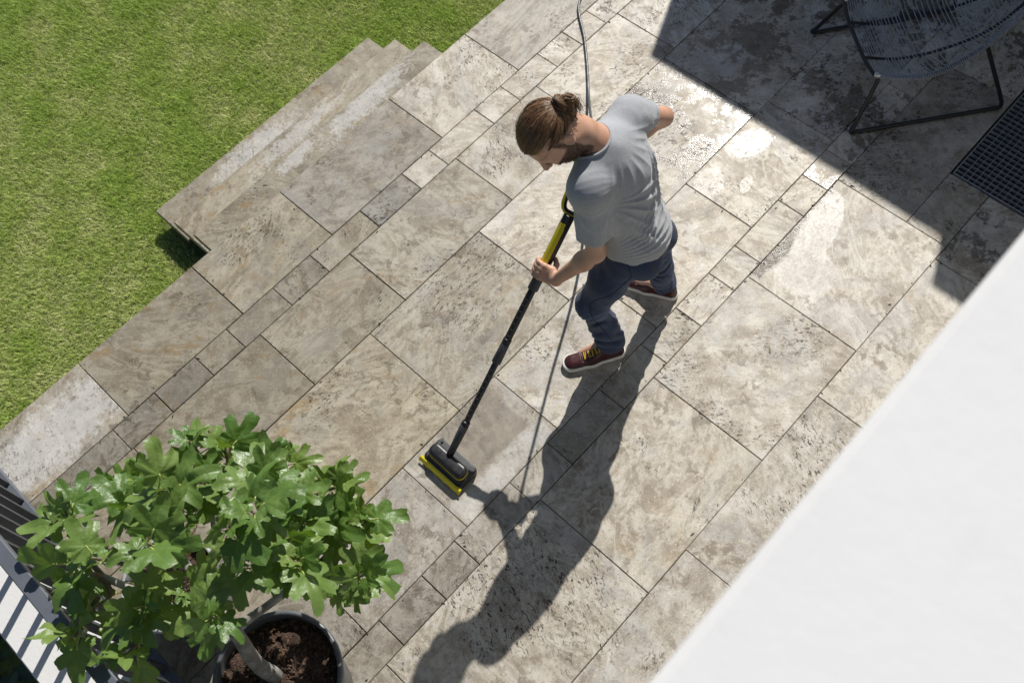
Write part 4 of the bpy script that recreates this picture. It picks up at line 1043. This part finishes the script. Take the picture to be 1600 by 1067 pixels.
# --- shoes
M_LEA = simple('burgundy_leather', (.052, .012, .014), .40, .3, 30, .25, 120); M_SOLE = simple('white_rubber', (.70, .68, .62), .6, .08, 40); M_LACE = simple('yellow_lace', (.62, .42, .03), .75, .15, 80); M_TAN = simple('brown_leather', (.16, .065, .03), .5, .25, 30, .2, 120)
def shoe(heel, toe, tag_, tan):
    heel = A_(*heel, 0); toe = A_(*toe, 0); fx = nrm(toe-heel); L_ = float(np.linalg.norm(toe-heel)); fz_ = A_(0, 0, 1); fy = np.cross(fz_, fx); RS = np.stack([fx, fy, fz_])
    lo = np.minimum(heel, toe)-.10; hi = np.maximum(heel, toe)+.10; lo[2] = -.01; hi[2] = .17
    def loc2(p): return (p-heel)@RS.T
    def foot2d(q, g=0.):
        z = np.zeros(len(q)); p2 = np.stack([q[:, 0], q[:, 1], z], 1)
        return smin(cap(p2, A_(.042, 0, 0), A_(L_*.55, .004, 0), .038+g, .044+g), cap(p2, A_(L_*.55, .004, 0), A_(L_-.048, .006, 0), .046+g, .047+g), .02)
    def sole(p):
        q = loc2(p); return smax(foot2d(q), np.maximum(-q[:, 2]+.0008, q[:, 2]-.030), .006)
    def upper(p):
        q = loc2(p); x = q[:, 0]
        hgt_ = .052+.060*(1/(1+np.exp((x-L_*.52)/.022)))
        d = foot2d(q, -.004); 
        wid = np.clip((q[:, 2]-.02)/.09, 0, 1)*.014*(x < L_*.7); d = d+wid
        d = smax(d, q[:, 2]-hgt_*(1-.30*np.clip((x-L_*.72)/(L_*.30), 0, 1)**2), .034)
        d = smax(d, .022-q[:, 2], .003)
        hole = cap(q, A_(.068, 0, .095), A_(.080, 0, .18), .030, .034); d = smax(d, -hole, .006)
        d = d-.0016*np.clip(1-np.abs(x-L_*.70)/.006, 0, 1)*(q[:, 2] > .03)-.0012*(np.abs(q[:, 1]) > .034)*(x < L_*.62)
        return d
    root = obj('shoe', mesh('shoe', [(0, 0, 0), (.001, 0, 0), (0, .001, 0)], [(0, 1, 2)], M_SOLE), man) if False else None
    v, F = surf(upper, lo, hi, .0030); v = relax(v, F, 2)
    up = obj('shoe', mesh('shoe', v-PB, F, [M_LEA], True), man); up['label'] = tag_
    v, F = surf(sole, lo, hi, .0032); v = relax(v, F, 1); obj('sole', mesh('sole', v-PB, F, M_SOLE, True), up)
    def w(x, y, z): return heel+RS.T@A_(x, y, z)
    def on(pts): return [tuple(q_-PB) for q_ in snap(upper, np.array(pts), 6)]
    b = MB()     # welt stripe and seams
    b.tube(on([w(L_*.72, -.042+.084*i/10, .06) for i in range(11)]), .0012, 4)
    b.tube(on([w(L_*.72-.05*i/8, .034+.004*i/8, .055+.02*i/8) for i in range(9)]), .0012, 4); b.tube(on([w(L_*.72-.05*i/8, -.034-.004*i/8, .055+.02*i/8) for i in range(9)]), .0012, 4)
    b.build('seam', M_TAN, up)
    for i in range(7):
        x = L_*.665-.019*i; z = .075+.007*i; s_ = 1 if i % 2 else -1
        for sg in (1, -1):
            pts = on([w(x-.010*k/8*(1 if sg > 0 else -.2), sg*s_*(-.026+.052*k/8), z) for k in range(9)])
            MB().tube([(q_[0], q_[1], q_[2]+.003) for q_ in pts], .0021, 5).build('lace', M_LACE, up, True)
    tp = on([w(L_*.70-.14*k/8, 0, .075+.05*k/8) for k in range(9)])
    return up
shoe((1.752, 1.352), (1.482, 1.540), 'burgundy leather shoe on his front foot', False)
shoe((2.160, 1.345), (2.055, 1.640), 'burgundy leather shoe on his rear foot', True)

# --- hair, beard
mH = NT('brown_hair'); at = mH.n('Attribute', attribute_name='hc'); hcn = mH.n('ObjectInfo')
mH.fin(at.outputs['Color'], .36); mH.b.inputs['Specular IOR Level'].default_value = .55; mH.b.inputs['Anisotropic'].default_value = .5; M_HAIR = mH.mat
M_HCAP = simple('hair_under', (.030, .016, .008), .5, .3, 60, .4, 200); M_BEARD = simple('beard_hair', (.075, .040, .022), .6, .4, 120, .8, 260)
CR, CC = A_(.076, .098, .088)+.009, hd(0, -.012, .030)
def cran(d, off=0.0):           # point on hair surface for unit direction d in (left, fwd, up)
    q = d/np.linalg.norm(d); r = CR+off; return CC+hl*q[0]*r[0]+hf*q[1]*r[1]+hu*q[2]*r[2]
def hair_sdf(p):
    q = (p-CC)@HR.T; d = ell(p, CC, CR, HR)
    # hairline: forehead front limit, temples, behind ears, nape
    lim = q[:, 1]*.80-q[:, 2]*.72-.024+.030*np.clip(np.abs(q[:, 0])/.08, 0, 1)**2
    lim = np.maximum(lim, -(q[:, 2]+.085-.0*q[:, 1])); lim = np.maximum(lim, -(q[:, 2]+.030)-np.clip(-(q[:, 1]+.015)*3, -.1, .06))
    d = smax(d, lim, .006)
    d = smin(d, ell(p, hd(0, -.075, -.030), (.054, .034, .045), HR), .02)
    for s in (1, -1): d = smax(d, -ell(p, hd(.088*s, -.006, -.018), (.04, .024, .036), HR), .008)
    return d
hair = body_part('hair', scaled(hair_sdf), HC-.19, HC+.19, .0035, M_HCAP, it=2)
bun_d = nrm(A_(.40, -.90, .02)); bun_c = cran(bun_d, .002); bn = nrm(bun_c-CC); bu = nrm(np.cross(bn, hl)); bv = np.cross(bn, bu)
hb_ = MB(); hcol = []; rh = random.Random(77)
def strand(pts, r0, r1, c):
    n0 = len(hb_.v); k = len(pts); hb_.tube([tuple(HC+HS*(np.array(q)-HC)-PB) for q in pts], [r0+(r1-r0)*i/(k-1) for i in range(k)], 4, caps=False); hcol.extend([c]*(len(hb_.v)-n0))
def shade():
    t = rh.random(); base_ = np.array((.070, .034, .015))*(1-t)+np.array((.20, .105, .046))*t
    if rh.random() < .13: base_ = np.array((.36, .205, .095))
    return tuple(base_)
for i in range(1500):
    # start direction along the hairline or anywhere on the front/sides
    a = rh.uniform(-2.75, 2.75); s_ = abs(a)/2.75
    if s_ < .32: d0 = A_(math.sin(a)*.95, .80-.25*s_, .66-.1*rh.random())
    elif s_ < .66: d0 = A_(math.copysign(.98, a), .55-1.5*(s_-.32), .36-1.1*(s_-.32))
    else: d0 = A_(math.copysign(.98-1.1*(s_-.66), a), -.10-1.6*(s_-.66), -.12-1.6*(s_-.66))
    d0 = nrm(d0); 
    if rh.random() < .45: d0 = nrm(d0+(bun_d-d0)*rh.uniform(0, .55))
    off = rh.uniform(-.001, .0028); jit = A_(rh.gauss(0, .05), rh.gauss(0, .03), rh.gauss(0, .05)); d1 = nrm(bun_d+jit)
    om = math.acos(max(-1, min(1, float(d0@d1))))
    if om < .15: continue
    t1 = 1-.16/om if om > .3 else .8; pts = []
    for k in range(9):
        t = k/8*t1; q = (math.sin((1-t)*om)*d0+math.sin(t*om)*d1)/math.sin(om); pts.append(cran(q, off+.004*math.sin(math.pi*k/8)*rh.random()))
    strand(pts, rh.uniform(.0008, .0017), .0014, shade())
# knot: twisted loops of hair round the tie, and loose ends
for i in range(260):
    R_ = rh.uniform(.010, .027); ph = rh.uniform(0, 6.28); tl = rh.uniform(-.5, .5); z0 = rh.uniform(-.004, .032); span = rh.uniform(2.5, 5.5); pts = []
    for k in range(12):
        a = ph+span*k/11; rr_ = R_*(1+.12*math.sin(2*a+i)); zz_ = z0+tl*R_*math.cos(a); zz_ = zz_*(1 if True else 0)
        lim_ = math.sqrt(max(.0, 1-(min(1, rr_/.036))**2)); pts.append(bun_c+bu*math.cos(a)*rr_+bv*math.sin(a)*rr_*1.05+bn*(min(zz_, .034*lim_)))
    strand(pts, .0016, .0012, shade())
for i in range(150):
    a = rh.uniform(0, 6.28); st = bun_c+bu*math.cos(a)*.016+bv*math.sin(a)*.016+bn*.012
    dr = nrm(-hu*.9+hf*.10+hl*rh.gauss(.20, .35)+A_(rh.gauss(0, .15), rh.gauss(0, .15), rh.gauss(0, .15))); L_ = rh.uniform(.05, .095)
    pts = [st+dr*L_*t+bn*(.028*math.sin(math.pi*min(1, t*1.15)))*rh.uniform(.8, 1.2) for t in np.linspace(0, 1, 8)]; strand(pts, .0016, .0006, shade())
for i in range(300):        # hair brushed up from the nape and behind the ears
    a = rh.uniform(-1, 1); st = hd(.062*a, -.070-.03*(1-a*a), -.075+rh.uniform(-.012, .03)+.03*abs(a)); en = bun_c-bn*.008+A_(rh.gauss(0, .005), rh.gauss(0, .005), rh.gauss(0, .005)); md = .5*(st+en)-hf*(.022*(1-abs(a)))+hl*.014*a
    strand([st+(md-st)*0, *(st*(1-t)**2+2*md*t*(1-t)+en*t*t for t in np.linspace(.12, .95, 7))], .0013, .0013, shade())
for i in range(70):         # flyaway hairs
    d0 = nrm(A_(rh.uniform(-1, 1), rh.uniform(-.7, .8), rh.uniform(.1, 1))); d1 = nrm(d0+(bun_d-d0)*rh.uniform(.25, .6)); lift = rh.uniform(.004, .014)
    strand([cran(nrm(d0+(d1-d0)*t), .002+lift*math.sin(math.pi*min(1, t*.9))) for t in np.linspace(0, 1, 8)], .0005, .0003, shade())
ho = hb_.build('hair_strands', M_HAIR, hair, True); ho['kind'] = 'stuff'
ca = ho.data.color_attributes.new('hc', 'FLOAT_COLOR', 'POINT'); ca.data.foreach_set('color', np.array([(*c, 1) for c in hcol], dtype=np.float32).ravel())
def beard_reg(p):            # <0 inside the bearded area (p in unscaled head space)
    q = (p-HC)@HR.T
    reg = smax(q[:, 2]+.036+.7*np.clip(.050-np.abs(q[:, 0]), 0, 1), -(q[:, 1]-.002), .012)
    reg = smin(reg, np.maximum(np.abs(q[:, 1]-.018)-.009, np.maximum(np.abs(q[:, 2]+.02)-.055, .050-np.abs(q[:, 0]))), .012)
    reg = smin(reg, np.maximum(np.abs(q[:, 2]+.053)-.005, np.maximum(np.abs(q[:, 0])-.030, .06-q[:, 1])), .004)
    lips = np.maximum(np.abs(q[:, 2]+.068)-.006, np.maximum(np.abs(q[:, 0])-.018, .07-q[:, 1])); reg = np.maximum(reg, -lips)
    return np.maximum(reg, -q[:, 2]-.140)
bme = BODY.data; nv = len(bme.vertices); bc = np.empty(nv*3, dtype=np.float32); bme.vertices.foreach_get('co', bc); bc = bc.reshape(-1, 3).astype(float)+PB
mk = np.zeros(nv, dtype=np.float32); kx = vl(bc-HC) < .25; hp_ = HC+(bc[kx]-HC)/HS
mk[kx] = np.clip(.5-(beard_reg(hp_)+.0022*wob(hp_, 230, 4))/.009, 0, 1)
at_ = bme.attributes.new('beard', 'FLOAT', 'POINT'); at_.data.foreach_set('value', mk)
cand = np.nonzero(kx)[0][mk[kx] > .25]; nr_ = np.empty(nv*3, dtype=np.float32); bme.vertices.foreach_get('normal', nr_); nr_ = nr_.reshape(-1, 3)
bb = MB(); rbd = random.Random(8)
if len(cand):
    for i in range(2600):
        k = cand[rbd.randrange(len(cand))]
        if rbd.random() > mk[k]: continue
        n_ = nr_[k]; st = bc[k]+A_(rbd.gauss(0, .0012), rbd.gauss(0, .0012), rbd.gauss(0, .0012)); d_ = nrm(n_*.6-hu*.7+hf*.15+A_(rbd.gauss(0, .25), rbd.gauss(0, .25), rbd.gauss(0, .25))); L_ = rbd.uniform(.004, .009)
        bb.tube([tuple(st-PB), tuple(st+d_*L_*.6-PB), tuple(st+d_*L_-n_*.001-PB)], [.0006, .0005, .0002], 3, caps=False)
    o = bb.build('beard', M_BEARD, man); o['kind'] = 'stuff'
for s in (1, -1):
    MB().tube([tuple(HC+HS*(hd(s*x_, .088-.004*k, .018+.003*math.sin(k)) + hf*.003-HC) - PB) for k, x_ in enumerate((.014, .022, .030, .038, .046))], [.002, .0034, .0036, .003, .0015], 6).build('eyebrow', M_BEARD, man, True)
